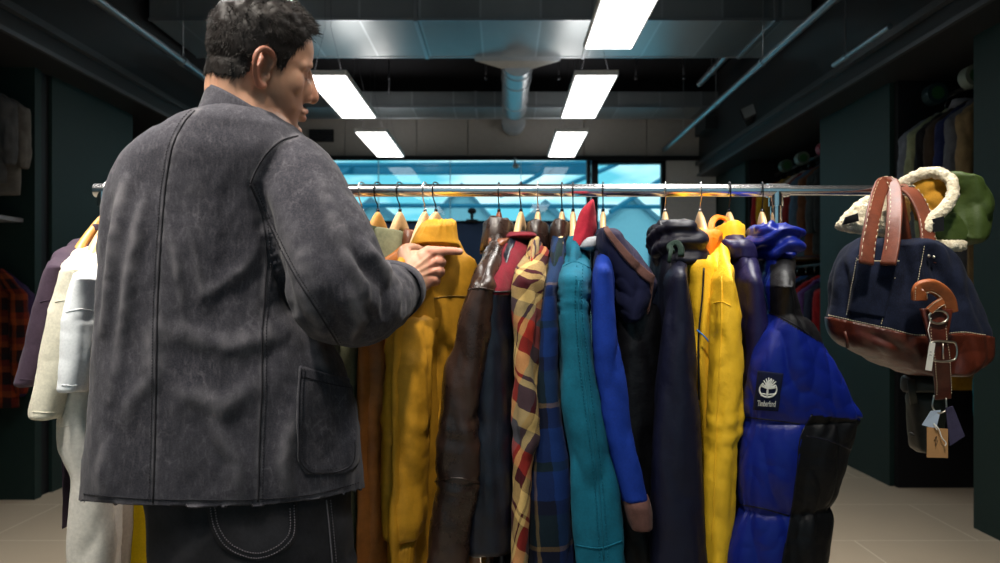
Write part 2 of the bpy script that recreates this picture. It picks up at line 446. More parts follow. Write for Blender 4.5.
ro = rd.build('round_duct', M_pipe, None, sharp=40)
MB().tube([(xr_, 7.87, zr_), (xr_, 8.09, zr_)], .125, 28).build('wall_sleeve', M_pipe, ro, sharp=40)
for y in (6.0, 6.3, 7.0, 7.95): MB().tube([(xr_, y - .02, zr_), (xr_, y + .02, zr_)], .133, 28).build('collar_ring', M_pipe, ro, sharp=40)
sp = MB(); sp.solid([[(xr_ - .40, 5.815, zd + .18), (xr_ + .40, 5.815, zd + .18), (xr_ + .34, 5.815, zd - .03), (xr_ - .34, 5.815, zd - .03)], [(xr_ - .13, 5.87, zr_ + .12), (xr_ + .13, 5.87, zr_ + .12), (xr_ + .13, 5.87, zr_ - .06), (xr_ - .13, 5.87, zr_ - .06)]])
sp.build('reducer', M_pipe, ro, smooth=False)
tag(ro, 'round galvanised duct running from broad duct to back wall', 'duct')
def pipe(x, z, y0, y1, r, lab, nm='conduit_pipe'):
    o = MB().tube([(x, y0, z), (x, y1, z)], r, 16).build(nm, M_pipe, None, sharp=40)
    y = y0 + .5
    while y < y1:
        zt_ = zd if (5.0 < y < 5.84 or 7.34 < y < 7.87) else ZC
        MB().tube([(x, y - .025, z), (x, y + .025, z)], r * 1.25, 16).tube([(x, y, z), (x, y, zt_)], .004, 6).build('hanger_clip', M_pipe, o, sharp=40); y += 1.1
    return tag(o, lab, 'pipe', 'steel pipes under the ceiling')
pipe(1.80, CZ + 1.6, 3.4, 8.05, .024, 'long steel pipe slanting across right of the ceiling lights')
pipe(-2.2, CZ + 1.6, 3.4, 6.6, .027, 'steel pipe slanting down behind the head of the man')
pipe(2.06, CZ + 1.42, 3.85, 4.5, .016, 'short steel pipe over the green right wall, above the bag')
pipe(1.88, CZ + 2.0, 6.0, 6.9, .03, 'short dark pipe between the two ducts on the right')
sd = MB().tube([(-1.62, 4.2, CZ + 2.12), (-1.62, 5.02, CZ + 2.12)], .15, 24)
tag(sd.build('round_duct', M_pipe, None, sharp=40), 'short fat round duct above the head of the man', 'duct')
# threaded rods that carry the ducts
for i, px in enumerate((389, 486, 559, 636, 684)):
    x = WX(px, 6.9); o = MB().tube([(x, 6.9, zd + .16 if i else zd), (x, 6.9, ZC)], .007, 6).tube([(x, 6.9, zd + .14), (x, 6.9, zd + .18)], .014, 6).build('hanger_rod', M_rodm)
    tag(o, 'thin dark steel rod hanging from the black ceiling behind the broad duct', 'rod', 'hanger rods of the ducts')
# spotlight box on the right soffit
xs_, ys_ = WX(758, 6.4), 6.4
LC = Vector((xs_, ys_, WZ(117, ys_))); R = Matrix.Rotation(math.radians(-38), 3, 'Z') @ Matrix.Rotation(math.radians(-28), 3, 'X') @ Matrix.Rotation(math.radians(-25), 3, 'Y')
so = MB().box(LC - Vector((.12, .11, .075)), LC + Vector((.12, .11, .075)), rot=R, bev=.01).build('flood_light', M_head, None, smooth=False)
c2 = LC + R @ Vector((0, -.114, 0)); MB().box(c2 - Vector((.10, .004, .058)), c2 + Vector((.10, .004, .058)), rot=R).build('front_glass', plain('lamp_glass', (.34, .37, .39), .3), so, smooth=False)
MB().tube([(xs_, ys_ + .05, WZ(112, ys_)), (xs_ + .05, ys_ + .05, ZC)], .012, 8).build('bracket', M_rodm, so)
tag(so, 'black box flood light high on right beside the long pipe', 'lamp')
bx = MB().box((WX(700, 7.6), 7.4, WZ(131, 7.5)), (WX(727, 7.6), 7.8, WZ(118, 7.5)), bev=.005)
tag(bx.build('junction_box', M_head, None, smooth=False), 'dark square box under the ceiling near the back wall', 'box')

M_frame = plain('white_lamp_frame', (.8, .8, .8), .4); M_lamp = emit('lamp_diffuser', (1, .985, .96), 4.5)
ZP = CZ + 1.48
def panel(x, y, lab):
    o = MB().box((x - .15, y - .6, ZP), (x + .15, y + .6, ZP + .035), bev=.004).build('ceiling_light', M_frame, None, smooth=False)
    MB().box((x - .138, y - .588, ZP - .003), (x + .138, y + .588, ZP + .004)).build('diffuser', M_lamp, o, smooth=False)
    for dy in (-.5, .5):
        for dx in (-.1, .1):
            zt_ = zd if (5.0 < y + dy < 5.84 or 7.34 < y + dy < 7.87) else ZC
            MB().tube([(x + dx, y + dy, ZP + .03), (x + dx * .2, y + dy, ZP + .36), (x + dx * .2, y + dy, zt_)], .0013, 5).build('suspension_wire', M_rodm, o)
    return tag(o, lab, 'light', 'suspended light panels')
XA, XB = .64, -1.20
panel(XA, 3.78, 'nearest white light panel of the row over the plaid jackets, cut by the top edge')
panel(XB, 3.45, 'white light panel mostly behind the head of the man')
panel(XA, 5.50, 'middle white light panel of the row over the plaid jackets')
panel(XB, 5.50, 'white light panel right beside the face of the man')
panel(XA, 7.22, 'farthest white light panel above the glass door')
panel(XB, 7.22, 'small far white light panel above the first hanger hooks')
def area(name, loc, sx, sy, power, col=(1, .97, .92), rot=(0, 0, 0), spread=3.1416):
    l = bpy.data.lights.new(name, 'AREA'); l.shape = 'RECTANGLE'; l.size = sx; l.size_y = sy; l.energy = power; l.color = col; l.spread = spread
    o = bpy.data.objects.new(name, l); o.location = loc; o.rotation_euler = rot; COL.objects.link(o); return o
# ================================================================= the man
def remesh(mb, voxel, iters=3, fac=.5):
    me = bpy.data.meshes.new('tmp'); me.from_pydata(mb.verts().tolist(), [], mb.f)
    o = bpy.data.objects.new('tmp', me); COL.objects.link(o)
    md = o.modifiers.new('r', 'REMESH'); md.mode = 'VOXEL'; md.voxel_size = voxel; md.adaptivity = 0
    dg = bpy.context.evaluated_depsgraph_get(); ev = o.evaluated_get(dg); m2 = ev.to_mesh()
    V = np.zeros(len(m2.vertices) * 3); m2.vertices.foreach_get('co', V); V = V.reshape(-1, 3)
    E = np.zeros(len(m2.edges) * 2, int); m2.edges.foreach_get('vertices', E); E = E.reshape(-1, 2)
    fs = [tuple(p.vertices) for p in m2.polygons]
    ev.to_mesh_clear(); bpy.data.objects.remove(o); bpy.data.meshes.remove(me)
    return lap(V, E, iters, fac), fs, E
def lap(V, E, iters, fac):
    n = len(V); deg = np.bincount(E.ravel(), minlength=n).astype(float)[:, None]
    for _ in range(iters):
        s = np.zeros_like(V)
        for k in range(3):
            s[:, k] = np.bincount(E[:, 0], V[E[:, 1], k], n) + np.bincount(E[:, 1], V[E[:, 0], k], n)
        V = V + fac * (s / np.maximum(deg, 1) - V)
    return V
def normals(V, fs):
    q = np.array([f if len(f) == 4 else (f[0], f[1], f[2], f[2]) for f in fs])
    nrm = np.cross(V[q[:, 2]] - V[q[:, 0]], V[q[:, 3]] - V[q[:, 1]])
    N = np.zeros_like(V)
    for k in range(4): np.add.at(N, q[:, k], nrm)
    return N / (np.linalg.norm(N, axis=1)[:, None] + 1e-12)
def keep(V, fs, mask):
    """only faces whose vertices all pass"""
    fs = [f for f in fs if all(mask[i] for i in f)]
    used = np.unique(np.concatenate([np.array(f) for f in fs])); mp = -np.ones(len(V), int); mp[used] = np.arange(len(used))
    return V[used], [tuple(mp[list(f)]) for f in fs], used
def mesh_obj(name, V, fs, mats, parent=None, colors=None):
    mb = MB(); mb.add(V, fs); o = mb.build(name, mats, parent)
    if colors is not None:
        a = o.data.color_attributes.new('tone', 'FLOAT_COLOR', 'POINT')
        a.data.foreach_set('color', np.concatenate([colors, np.ones((len(colors), 1))], 1).ravel())
    return o
def segdist(V, a, b):
    a, b = np.asarray(a, float), np.asarray(b, float); d = b - a
    t = np.clip(((V - a) @ d) / (d @ d), 0, 1); return np.linalg.norm(V - (a + t[:, None] * d), axis=1), t
def crease_field(V, lines, Yof=None):
    """lines: (pixel polyline, width px, amplitude m): ridges along lines as seen on the cloth"""
    px = CX + V[:, 0] / V[:, 1] * F; py = CY - (V[:, 2] - CZ) / V[:, 1] * F
    out = np.zeros(len(V)); q = np.stack([px, py], 1)
    for pts, wd, am in lines:
        best = np.full(len(V), 1e9); tt = np.zeros(len(V)); n = len(pts) - 1
        for i in range(n):
            dd, t = segdist(q, pts[i], pts[i + 1]); m = dd < best; best[m] = dd[m]; tt[m] = (i + t[m]) / n
        out += am * np.exp(-(best / wd) ** 2) * np.sin(np.pi * np.clip(tt * .9 + .05, 0, 1)) ** .6
    return out

YT = 1.30          # distance of the torso axis
# ---- garment shell of the torso
T = [(109, 218, 264, .050, 1.285), (113, 206, 272, .062, 1.285), (119, 191, 283, .078, 1.285), (128, 178, 296, .095, 1.285), (140, 157, 306, .108, 1.29), (158, 140, 314, .120, 1.29), (182, 127, 314, .128, 1.295),
     (215, 120, 310, .134, 1.30), (255, 116, 306, .138, 1.30), (300, 113, 306, .138, 1.30), (340, 112, 324, .136, 1.30), (370, 110, 338, .14, 1.30), (410, 107, 348, .145, 1.30),
     (450, 104, 354, .150, 1.30), (490, 101, 358, .155, 1.30), (530, 99, 361, .158, 1.30)]
YAW = math.radians(-8)
def ring_set(T, m, n, ex=2.4, yaw=YAW, top_round=True):
    T = np.array(T, float); py = np.linspace(T[0, 0], T[-1, 0], m)
    cols = [catmull(py, T[:, 0], T[:, k]) for k in range(1, 5)]
    th = np.linspace(0, 2 * math.pi, n, endpoint=False); R = []
    for i in range(m):
        xl, xr, b, Y = (c[i] for c in cols)
        a = (xr - xl) / 2 / F * Y; cx = WX((xl + xr) / 2, Y); z = WZ(py[i], Y)
        sx = np.sign(np.cos(th)) * np.abs(np.cos(th)) ** (2 / ex); sy = np.sign(np.sin(th)) * np.abs(np.sin(th)) ** (2 / ex)
        R.append(np.stack([cx + a * sx, Y + b * sy + a * sx * math.tan(yaw) * -1 * .9, np.full(n, z)], 1))
    return np.array(R)
jk = MB(); jk.solid(ring_set(T, 60, 56))
A_wr = P(391, 290, 1.40)
def limb(mb, pts, n=40, seg=20):
    q = smooth_path([(*p, r) for p, r in pts], n); mb.tube(q[:, :3], q[:, 3], seg)
limb(jk, [(P(258, 156, 1.29), .055), (P(290, 172, 1.285), .071), (P(311, 218, 1.25), .082), (P(330, 262, 1.22), .086), (P(338, 291, 1.21), .086), (P(352, 303, 1.235), .079), (P(372, 301, 1.30), .067), (P(390, 293, 1.375), .057), (P(404, 287, 1.43), .0535)], 60, 32)
limb(jk, [(P(182, 166, 1.30), .06), (P(160, 180, 1.31), .066), (P(140, 230, 1.325), .067), (P(137, 290, 1.35), .065), (P(143, 322, 1.42), .062), (P(160, 315, 1.52), .055), (P(205, 300, 1.58), .05)], 50, 24)
JV, JF, JE = remesh(jk, .0042, 6, .5)
JN = normals(JV, JF)
jpx = CX + JV[:, 0] / JV[:, 1] * F; jpy = CY - (JV[:, 2] - CZ) / JV[:, 1] * F
back = (JN[:, 1] < .35)
# folds of the cloth
lines = [  # broad pulls across the back and drag lines at the shoulder and sleeve (pixels on the photograph)
    ([(128, 180), (116, 240), (104, 330)], 6, .010), ([(146, 190), (133, 260), (112, 400)], 6, .009), ([(112, 200), (100, 260), (96, 330)], 5, -.008),
    ([(162, 200), (176, 260), (186, 330)], 4, .006), ([(186, 205), (196, 260), (206, 310)], 3, .004), ([(165, 330), (230, 348), (290, 330)], 12, .008), ([(180, 390), (225, 408), (262, 380)], 12, .008),
    ([(120, 420), (150, 380), (160, 300)], 10, .007), ([(210, 420), (235, 460), (240, 500)], 9, .008), ([(290, 420), (284, 460), (290, 500)], 9, .010), ([(108, 440), (102, 500)], 8, .008), ([(200, 300), (245, 268), (262, 240)], 8, .006),
    ([(340, 380), (350, 430), (345, 480)], 8, .010), ([(310, 335), (318, 360), (330, 380)], 6, .008),
    # sleeve
    ([(258, 190), (272, 250), (292, 310)], 6, -.016), ([(280, 200), (300, 260), (318, 330)], 10, .008), ([(318, 180), (338, 230), (352, 262)], 8, .007), ([(300, 190), (322, 245), (340, 285)], 7, -.006),
    ([(352, 250), (368, 268), (380, 292)], 6, -.014), ([(362, 240), (382, 268), (390, 300)], 4, .011), ([(372, 262), (386, 290), (384, 318)], 4, -.010), ([(345, 255), (362, 285), (366, 320)], 6, .012), ([(382, 268), (398, 285), (396, 318)], 3.5, .007), ([(392, 268), (404, 288), (404, 306)], 3, -.006),
    ([(362, 300), (374, 322), (362, 340)], 5, -.011), ([(350, 290), (358, 318), (350, 340)], 5, .010), ([(322, 300), (338, 330), (342, 344)], 7, -.008), ([(300, 290), (318, 322), (330, 338)], 6, .007),
]
disp = crease_field(JV, lines) * back
disp += .005 * pn(JV * (13, 13, 5)) + .0032 * pn(JV * (34, 34, 16) + 7) + .0014 * pn(JV * (80, 80, 50) + 3) + .004 * (ridge(JV * (9, 9, 3.5) + 3) - .5) * np.clip((jpy - 120) / 120, 0, 1) * np.clip((310 - jpx) / 30, 0, 1)
disp += .003 * (ridge(JV * (24, 24, 20) + 11) - .4) * np.clip((jpx - 335) / 30, 0, 1)
JV = JV + JN * disp[:, None]
JV = lap(JV, JE, 1, .4)
jpx = CX + JV[:, 0] / JV[:, 1] * F; jpy = CY - (JV[:, 2] - CZ) / JV[:, 1] * F
# hem: cut the shell off along a slightly sloping line; cut open at cuff and neck
hem_py = np.interp(jpx, [70, 82, 130, 200, 262, 320, 364, 380], [499, 501, 505, 506, 505, 499, 488, 486])
wr_d = np.array(A_wr - P(386, 294, 1.36)).astype(float); wr_d /= np.linalg.norm(wr_d)
cutc = ((JV - np.array(A_wr)) @ wr_d) > -.003
near_cuff = np.linalg.norm(JV - np.array(A_wr), axis=1) < .12
ncut = JV[:, 2] > WZ(111, 1.285)
over = (jpy > hem_py) & (jpy < hem_py + 4.5); JV[over, 2] = CZ + (CY - hem_py[over]) / F * JV[over, 1]
mask = (jpy < hem_py + 4.5) & ~(cutc & near_cuff) & ~ncut
JV2, JF2, used = keep(JV, JF, mask)
bvh_j = BVHTree.FromPolygons([tuple(v) for v in JV2], JF2)
def shoot(bvh, px, py, off=0.0):
    """where the sight line of a photograph pixel meets a surface"""
    d = Vector(((px - CX) / F, 1, (CY - py) / F)).normalized()
    h = bvh.ray_cast(Vector((0, 0, CZ)), d, 12)
    if h[0] is None: return None
    nn = h[1]
    if nn.dot(d) > 0: nn = -nn
    return h[0] + nn * off
def seam(mb, bvh, pts, r=.0013, off=.0008, n=40, mi=0):
    q = smooth_path([(*p, 0) for p in pts], n); out = [shoot(bvh, a, b, off) for a, b, _ in q]
    run = []
    for p in out + [None]:
        if p is not None and (not run or (p - run[-1]).length < .022): run.append(p)
        else:
            if len(run) > 2: mb.tube(run, r, 6, mi)
            run = [p] if p is not None else []
def stitches(mb, bvh, pts, step=3.2, r=.0007, off=.0012, mi=0):
    L = sum(math.dist(a, b) for a, b in zip(pts, pts[1:])); q = smooth_path([(*p, 0) for p in pts], max(4, int(L / step * 2)))
    for i in range(0, len(q) - 1, 2):
        a, b = shoot(bvh, q[i][0], q[i][1], off), shoot(bvh, q[i + 1][0], q[i + 1][1], off)
        if a is not None and b is not None and (a - b).length < .011: mb.tube([a, b], r, 5, mi)
def decal_grid(mb, bvh, left, right, n, m, off, mi=0, edge=.0):
    """a patch lying on a surface, between two pixel polylines"""
    L = smooth_path([(*p, 0) for p in left], m); Rr = smooth_path([(*p, 0) for p in right], m); G = []
    for i in range(m):
        row = []
        for k in range(n):
            t = k / (n - 1); p = shoot(bvh, L[i][0] * (1 - t) + Rr[i][0] * t, L[i][1] * (1 - t) + Rr[i][1] * t, off)
            row.append(p if p is not None else (row[-1] if row else Vector((0, 0, 0))))
        G.append([tuple(p) for p in row])
    G = np.array(G)[:, ::-1]
    mb.grid(G, mi); return G
# colour: washed black canvas; ridges paler from rubbing and as painted fold light
def jacket_mat():
    t = NT('washed_black_canvas'); o = t.obj()
    at = t.n('ShaderNodeAttribute', attribute_name='tone'); sp = t.n('ShaderNodeSeparateColor'); t.l(at.outputs['Color'], sp.inputs[0])
    n1 = t.noise(o, 7, 6, .62); n2 = t.noise(t.mapping(o, (30, 30, 9)), 6, 5, .65); n3 = t.noise(o, 420, 2)
    c = t.mix(t.ramp(n1, [(.3, 0.), (.72, 1.)]), srgb(37, 37, 45), srgb(64, 63, 70))
    n4 = t.noise(o, 11, 4, .6); vein = t.math('MULTIPLY', t.ramp(n4, [(.475, 0.), (.5, 1.), (.525, 0.)]), t.ramp(t.noise(o, 23, 3), [(.45, 0.), (.65, 1.)]))
    n5 = t.noise(t.mapping(o, (26, 26, 11)), 1, 4, .6); vein2 = t.math('MULTIPLY', t.ramp(n5, [(.48, 0.), (.5, 1.), (.52, 0.)]), t.ramp(t.noise(o, 31, 3), [(.5, 0.), (.7, 1.)]))
    f = t.math('ADD', t.math('MULTIPLY', t.ramp(n2, [(.50, 0.), (.75, 1.)]), .40), t.math('MULTIPLY', t.math('ADD', vein, vein2), .35))
    c = t.mix(f, c, srgb(108, 104, 110)); c = t.mix(sp.outputs[0], c, srgb(146, 142, 146))
    c = t.mix(.22, c, t.ramp(n3, [(.35, srgb(18, 18, 24)), (.65, srgb(86, 84, 90))]))
    t.pbsdf(c, .9, 0, .15, t.bump(n3, .25, .001), .08); return t.m
M_jacket = jacket_mat()
M_seam = cloth('dark_seam_thread', srgb(38, 37, 42), .2)
M_seamlt = cloth('pale_seam_thread', srgb(112, 108, 114), .2)
wear_and_light = np.clip((disp[used] - .001) / .010, 0, 1) * np.clip(.55 + 1.2 * pn(JV2 * 45 + 5), 0, 1) * .6 + .25 * np.clip(pn(JV2 * 40) * 2, 0, 1) * (np.abs(jpy[used] - hem_py[used]) < 8)
SEAMS = {'back': [(200, 106), (186, 120), (174, 142), (167, 175), (162, 225), (158, 290), (156, 380), (155, 440), (153, 503)],
         'side': [(262, 330), (262, 380), (260, 430), (258, 502)],
         'arm': [(298, 136), (283, 140), (268, 152), (255, 172), (250, 184)],
         'arm2': [(250, 184), (262, 215), (266, 255), (262, 330)],
         'sleeve': [(250, 184), (270, 226), (292, 270), (318, 312), (338, 344)]}
wpx, wpy = jpx[used], jpy[used]
for k, pts in SEAMS.items():
    d_, _ = np.full(len(JV2), 1e9), 0
    for a, b in zip(pts, pts[1:]): d_ = np.minimum(d_, segdist(np.stack([wpx, wpy], 1), a, b)[0])
    wear_and_light = np.maximum(wear_and_light, .38 * np.exp(-(d_ / 3.2) ** 2) * np.clip(.6 + 1.6 * pn(JV2 * 60), 0, 1) * (JN[used][:, 1] < .3))

# ---- body: one continuous skin surface
HM = Matrix.Translation(P(262, 68, 1.30)) @ Matrix.Rotation(math.radians(33), 4, 'Z') @ Matrix.Rotation(math.radians(5), 4, 'Y') @ Matrix.Rotation(math.radians(13), 4, 'X') @ Matrix.Scale(.95, 4)
H3 = np.array(HM.to_3x3())
def H(x, y, z): return HM @ Vector((x, y, z))
bd = MB()
def hell(c, r, ex=1.0, rx=0): 
    bd.ell(H(*c), r, rot=H3 @ np.array(Matrix.Rotation(rx, 3, 'Y')), ex=ex, n=32, m=22)
hell((-.006, 0, .034), (.094, .077, .088)); hell((.030, 0, .040), (.060, .066, .066))
# face block
def facering(z, xf, xb, hw, ex=2.3):
    th = np.linspace(0, 2 * math.pi, 40, endpoint=False); c, s = np.cos(th), np.sin(th)
    x = (xf + xb) / 2 + (xf - xb) / 2 * np.sign(c) * np.abs(c) ** (2 / ex); y = hw * np.sign(s) * np.abs(s) ** (2 / ex)
    y = y * np.where(x > (xf + xb) / 2, 1 - .25 * ((x - (xf + xb) / 2) / (xf - xb) * 2) ** 2, 1)
    return [tuple(H(a, b, z)) for a, b in zip(x, y)]
bd.solid([facering(*a) for a in ((.085, .066, -.05, .056), (.06, .082, -.06, .065), (.030, .087, -.06, .070), (.012, .083, -.055, .070), (-.006, .078, -.045, .069), (-.026, .080, -.035, .067), (-.046, .083, -.025, .063),
          (-.062, .084, -.014, .058), (-.076, .080, -.004, .053), (-.090, .081, .008, .046), (-.104, .083, .022, .036), (-.114, .076, .038, .024))])
def hcap(pts, n=12): 
    q = smooth_path([(*H(*p), r) for p, r in pts], n); bd.tube(q[:, :3], q[:, 3], 14); 
    for e in (0, -1): bd.ell(q[e, :3], (q[e, 3],) * 3, n=14, m=8)
hcap([((.082, 0, .014), .010), ((.093, 0, -.012), .012), ((.1015, 0, -.031), .0135)])
for sy in (-1, 1):
    hell((.076, sy * .016, -.022), (.018, .014, .026))
    hcap([((.089, sy * .012, -.036), .0095), ((.084, sy * .016, -.038), .0085)], 4)
    hcap([((.079, sy * .010, .021), .010), ((.074, sy * .030, .023), .011), ((.058, sy * .050, .019), .012)])
    hell((.036, sy * .043, -.014), (.036, .0235, .034))
    hell((.066, sy * .031, .003), (.0135, .0145, .0125))
hcap([((.083, -.020, -.064), .005), ((.091, 0, -.061), .0078), ((.083, .020, -.064), .005)])
hcap([((.081, -.017, -.073), .0055), ((.0885, 0, -.075), .0088), ((.081, .017, -.073), .0055)])
hell((.078, 0, -.102), (.014, .020, .014))
# ears
for sy in (-1, 1):
    def E(u, v, w=0): # u forward, v up, w outward
        return (-.014 + u * .96, sy * (.0725 + w - u * .35), -.010 + v)
    helix = [((E(.012, .004, .004)), .004), (E(.017, .020, .006), .0045), (E(.008, .033, .011), .005), (E(-.008, .036, .015), .0052), (E(-.021, .024, .018), .005), (E(-.022, .004, .017), .0048), (E(-.014, -.016, .012), .005), (E(-.004, -.028, .006), .0065), (E(.006, -.026, .002), .006)]
    hcap(helix, 30)
    hcap([(E(-.010, -.012, .010), .0035), (E(-.012, .006, .012), .004), (E(-.006, .020, .011), .0035)], 10)
    hcap([(E(.012, -.006, .004), .004), (E(.011, -.014, .004), .004)], 4)
    bd.solid([[tuple(H(*E(u * s_, .004 + v * s_, w + w2))) for u, v in [(.014 * math.cos(t) - .004, .034 * math.sin(t)) for t in np.linspace(0, 6.283, 16, endpoint=False)] for w in [.006 - u * .35]] for w2, s_ in ((-.012, .8), (-.002, .9))])
# neck, trunk, arms
def bcap(pts, n=24, seg=20):
    q = smooth_path([(*p, r) for p, r in pts], n); bd.tube(q[:, :3], q[:, 3], seg)
    for e in (0, -1): bd.ell(q[e, :3], (q[e, 3],) * 3, n=16, m=10)
bcap([(H(-.028, 0, -.015), .064), (H(-.030, 0, -.06), .061), (P(246, 112, 1.295), .060), (P(243, 140, 1.295), .07)])
bd.solid(ring_set([(112, 205, 283, .045, 1.29), (135, 190, 294, .065, 1.29), (165, 168, 300, .08, 1.295), (220, 148, 290, .09, 1.30), (300, 142, 286, .10, 1.30), (400, 140, 310, .10, 1.30), (490, 165, 320, .10, 1.30), (560, 175, 322, .09, 1.30)], 30, 32))
bcap([(P(200, 150, 1.29), .05), (P(284, 172, 1.285), .055), (P(310, 240, 1.25), .05), (P(333, 288, 1.225), .045), (P(352, 298, 1.26), .045), (P(385, 293, 1.37), .038), (P(402, 286, 1.425), .033), (P(408, 283, 1.445), .031)])
bcap([(P(220, 156, 1.295), .05), (P(166, 186, 1.305), .046), (P(147, 240, 1.325), .042), (P(144, 290, 1.36), .040), (P(152, 312, 1.43), .038), (P(170, 310, 1.53), .033), (P(205, 300, 1.58), .03)])
for sx, kx in ((-1, 200), (1, 296)):
    bcap([(P(kx, 520, 1.30), .07), (P(kx + 0, 600, 1.30), .07), (P(kx, 740, 1.29), .055), (P(kx, 900, 1.30), .035)], 16, 14)
# right hand, pointing: back of the hand towards the camera
YHd = 1.455
def hand_pts(L): return [(P(a, b, c), r) for a, b, c, r in L]
def finger(L): bcap(hand_pts(L), 16, 12)
palm = []
for a, yt, ybm, d0, d1 in ((404, 266, 300, 1.437, 1.480), (412, 256, 299, 1.440, 1.484), (420, 249, 296, 1.443, 1.482), (428, 246, 290, 1.447, 1.480), (435, 247, 284, 1.452, 1.480)):
    th = np.linspace(0, 2 * math.pi, 20, endpoint=False); yc, hh = (yt + ybm) / 2, (ybm - yt) / 2
    palm.append([tuple(P(a + .18 * 0, yc + hh * np.sign(math.sin(t)) * abs(math.sin(t)) ** .8, (d0 + d1) / 2 + (d1 - d0) / 2 * np.sign(math.cos(t)) * abs(math.cos(t)) ** .8)) for t in th])
bd.solid(palm)
finger([(428, 251, 1.462, .0115), (437, 251.5, 1.458, .0112), (448, 250.8, 1.462, .0088), (455, 251.2, 1.466, .0084), (460, 251.6, 1.470, .0074)])
finger([(432, 260, 1.462, .0110), (439, 261, 1.458, .0112), (441.5, 263, 1.482, .0098), (438, 265, 1.508, .0088), (430, 267, 1.512, .0082)])
finger([(431, 269, 1.463, .0105), (438.5, 270.5, 1.460, .0108), (440, 273, 1.484, .0094), (436, 275, 1.508, .0084), (428, 276, 1.511, .0078)])
finger([(428, 277, 1.463, .0098), (434.5, 279.5, 1.463, .0100), (436, 282, 1.484, .0085), (432, 283, 1.503, .0076), (426, 283, 1.505, .007)])
finger([(410, 270, 1.466, .0180), (405.5, 258, 1.472, .0165), (405, 250.5, 1.482, .0135), (411, 248, 1.492, .0110), (419, 249, 1.502, .0090), (424, 251, 1.506, .0078)])
bd.ell(P(415, 257, 1.470), (.014, .012, .016), n=16, m=10)
# left hand, resting ahead of the chest (out of sight behind the back)
for k, (dx, dz) in enumerate(((-.024, .010), (-.008, .016), (.009, .014), (.024, .006))):
    b = P(214, 298, 1.60) + Vector((dx, 0, dz)); bcap([(b, .0095), (b + Vector((.006, .035, .004)), .009), (b + Vector((.010, .055, -.018)), .008), (b + Vector((.010, .050, -.040)), .007)], 10, 8)
b = P(210, 298, 1.585); bd.ell(b, (.040, .045, .020), n=20, m=12); bcap([(b + Vector((.03, -.01, 0)), .012), (b + Vector((.052, .015, .0)), .010), (b + Vector((.058, .045, -.006)), .008)], 8, 8)
BV, BF, BE = remesh(bd, .0024, 4, .5)
# local head coordinates, for sockets, creases and tone
HI = np.array(HM.inverted()); hl = BV @ HI[:3, :3].T + HI[:3, 3]
BN = normals(BV, BF)
g = lambda c, s: np.exp(-(((hl - np.array(c)) / np.array(s)) ** 2).sum(1))
dsp = np.zeros(len(BV))
for sy in (-1, 1):
    dsp -= .0045 * g((.086, sy * .016, .006), (.010, .007, .010)) + .003 * g((.075, sy * .050, .002), (.012, .008, .012)) + .003 * g((.076, sy * .030, .0165), (.014, .022, .0035))
    dsp -= .006 * g((-.012, sy * .083, -.012), (.007, .02, .009))       # hollow of the ear
dsp -= .003 * g((.094, 0, -.0685), (.02, .03, .0018)) + .002 * g((.085, 0, -.088), (.02, .02, .006))
# knuckles and tendons of the pointing hand
hpx = CX + BV[:, 0] / BV[:, 1] * F; hpy = CY - (BV[:, 2] - CZ) / BV[:, 1] * F
ish = (hpx > 398) & (hpx < 470) & (hpy > 236) & (hpy < 305) & (BV[:, 1] > 1.38)
tend = np.zeros(len(BV))
for pts, wd, am in (([(412, 270), (434, 252)], 1.6, .0016), ([(413, 274), (437, 261)], 1.5, .0016), ([(413, 279), (437, 270)], 1.5, .0014), ([(436, 256), (430, 260)], 1.6, -.0024), ([(439, 266), (430, 268)], 1.5, -.0028), ([(437, 275), (428, 276)], 1.5, -.0026), ([(446, 247), (446, 254)], 1.0, -.0008), ([(455, 248), (455, 255)], .8, -.0007), ([(414, 250), (420, 262)], 2.5, -.002)):
    tend += crease_field(BV, [(pts, wd, am)]) * 1.0
dsp += tend * ish
BV = BV + BN * dsp[:, None]
_ws = np.zeros(len(BV))
for sy in (-1, 1): _ws = np.maximum(_ws, 1.3 * np.maximum(g((.066, sy * .044, -.022), (.022, .020, .020)), g((.062, sy * .050, .030), (.02, .014, .016))))
BV = BV + np.clip(_ws, 0, 1)[:, None] * (lap(BV, BE, 40, .5) - BV)
hl = BV @ HI[:3, :3].T + HI[:3, 3]
# skin tone: ruddier ears, nose and knuckles, stubble on jaw and lip
base = np.array(srgb(192, 148, 122)); col = np.tile(base, (len(BV), 1))
def blend(c, f): 
    global col
    f = np.clip(f, 0, 1)[:, None]; col = col * (1 - f) + np.array(c) * f
ishead = (BV[:, 2] > WZ(128, 1.3)) & (np.abs(BV[:, 1] - 1.3) < .2)
blend(srgb(196, 122, 98), .55 * g((.102, 0, -.03), (.02, .025, .02)))
blend(srgb(200, 120, 98), .7 * ishead * ((np.abs(hl[:, 1]) > .077) & (np.abs(hl[:, 0] + .01) < .045) & (np.abs(hl[:, 2]) < .05)))
jaw = ishead * np.clip((-.030 - hl[:, 2] + .35 * np.clip(hl[:, 0] - .0, -.1, .04)) / .025, 0, 1) * np.clip((hl[:, 0] + .02) / .03, 0, 1) * (hl[:, 2] > -.125)
blend(srgb(112, 84, 72), .50 * jaw * (1 - g((.09, 0, -.066), (.02, .03, .012))))
blend(srgb(112, 84, 72), .45 * g((.088, 0, -.054), (.012, .026, .006)))
blend(srgb(168, 92, 84), .8 * (g((.092, 0, -.061), (.010, .022, .0045)) + g((.089, 0, -.075), (.010, .020, .006))))
scal = ishead * np.clip((hl[:, 2] - (-.055 + .9 * np.clip(hl[:, 0] + .02, 0, .2))) / .03, 0, 1) * np.clip((.03 - hl[:, 0]) / .03 , 0, 1)
blend(srgb(70, 54, 46), .6 * scal)
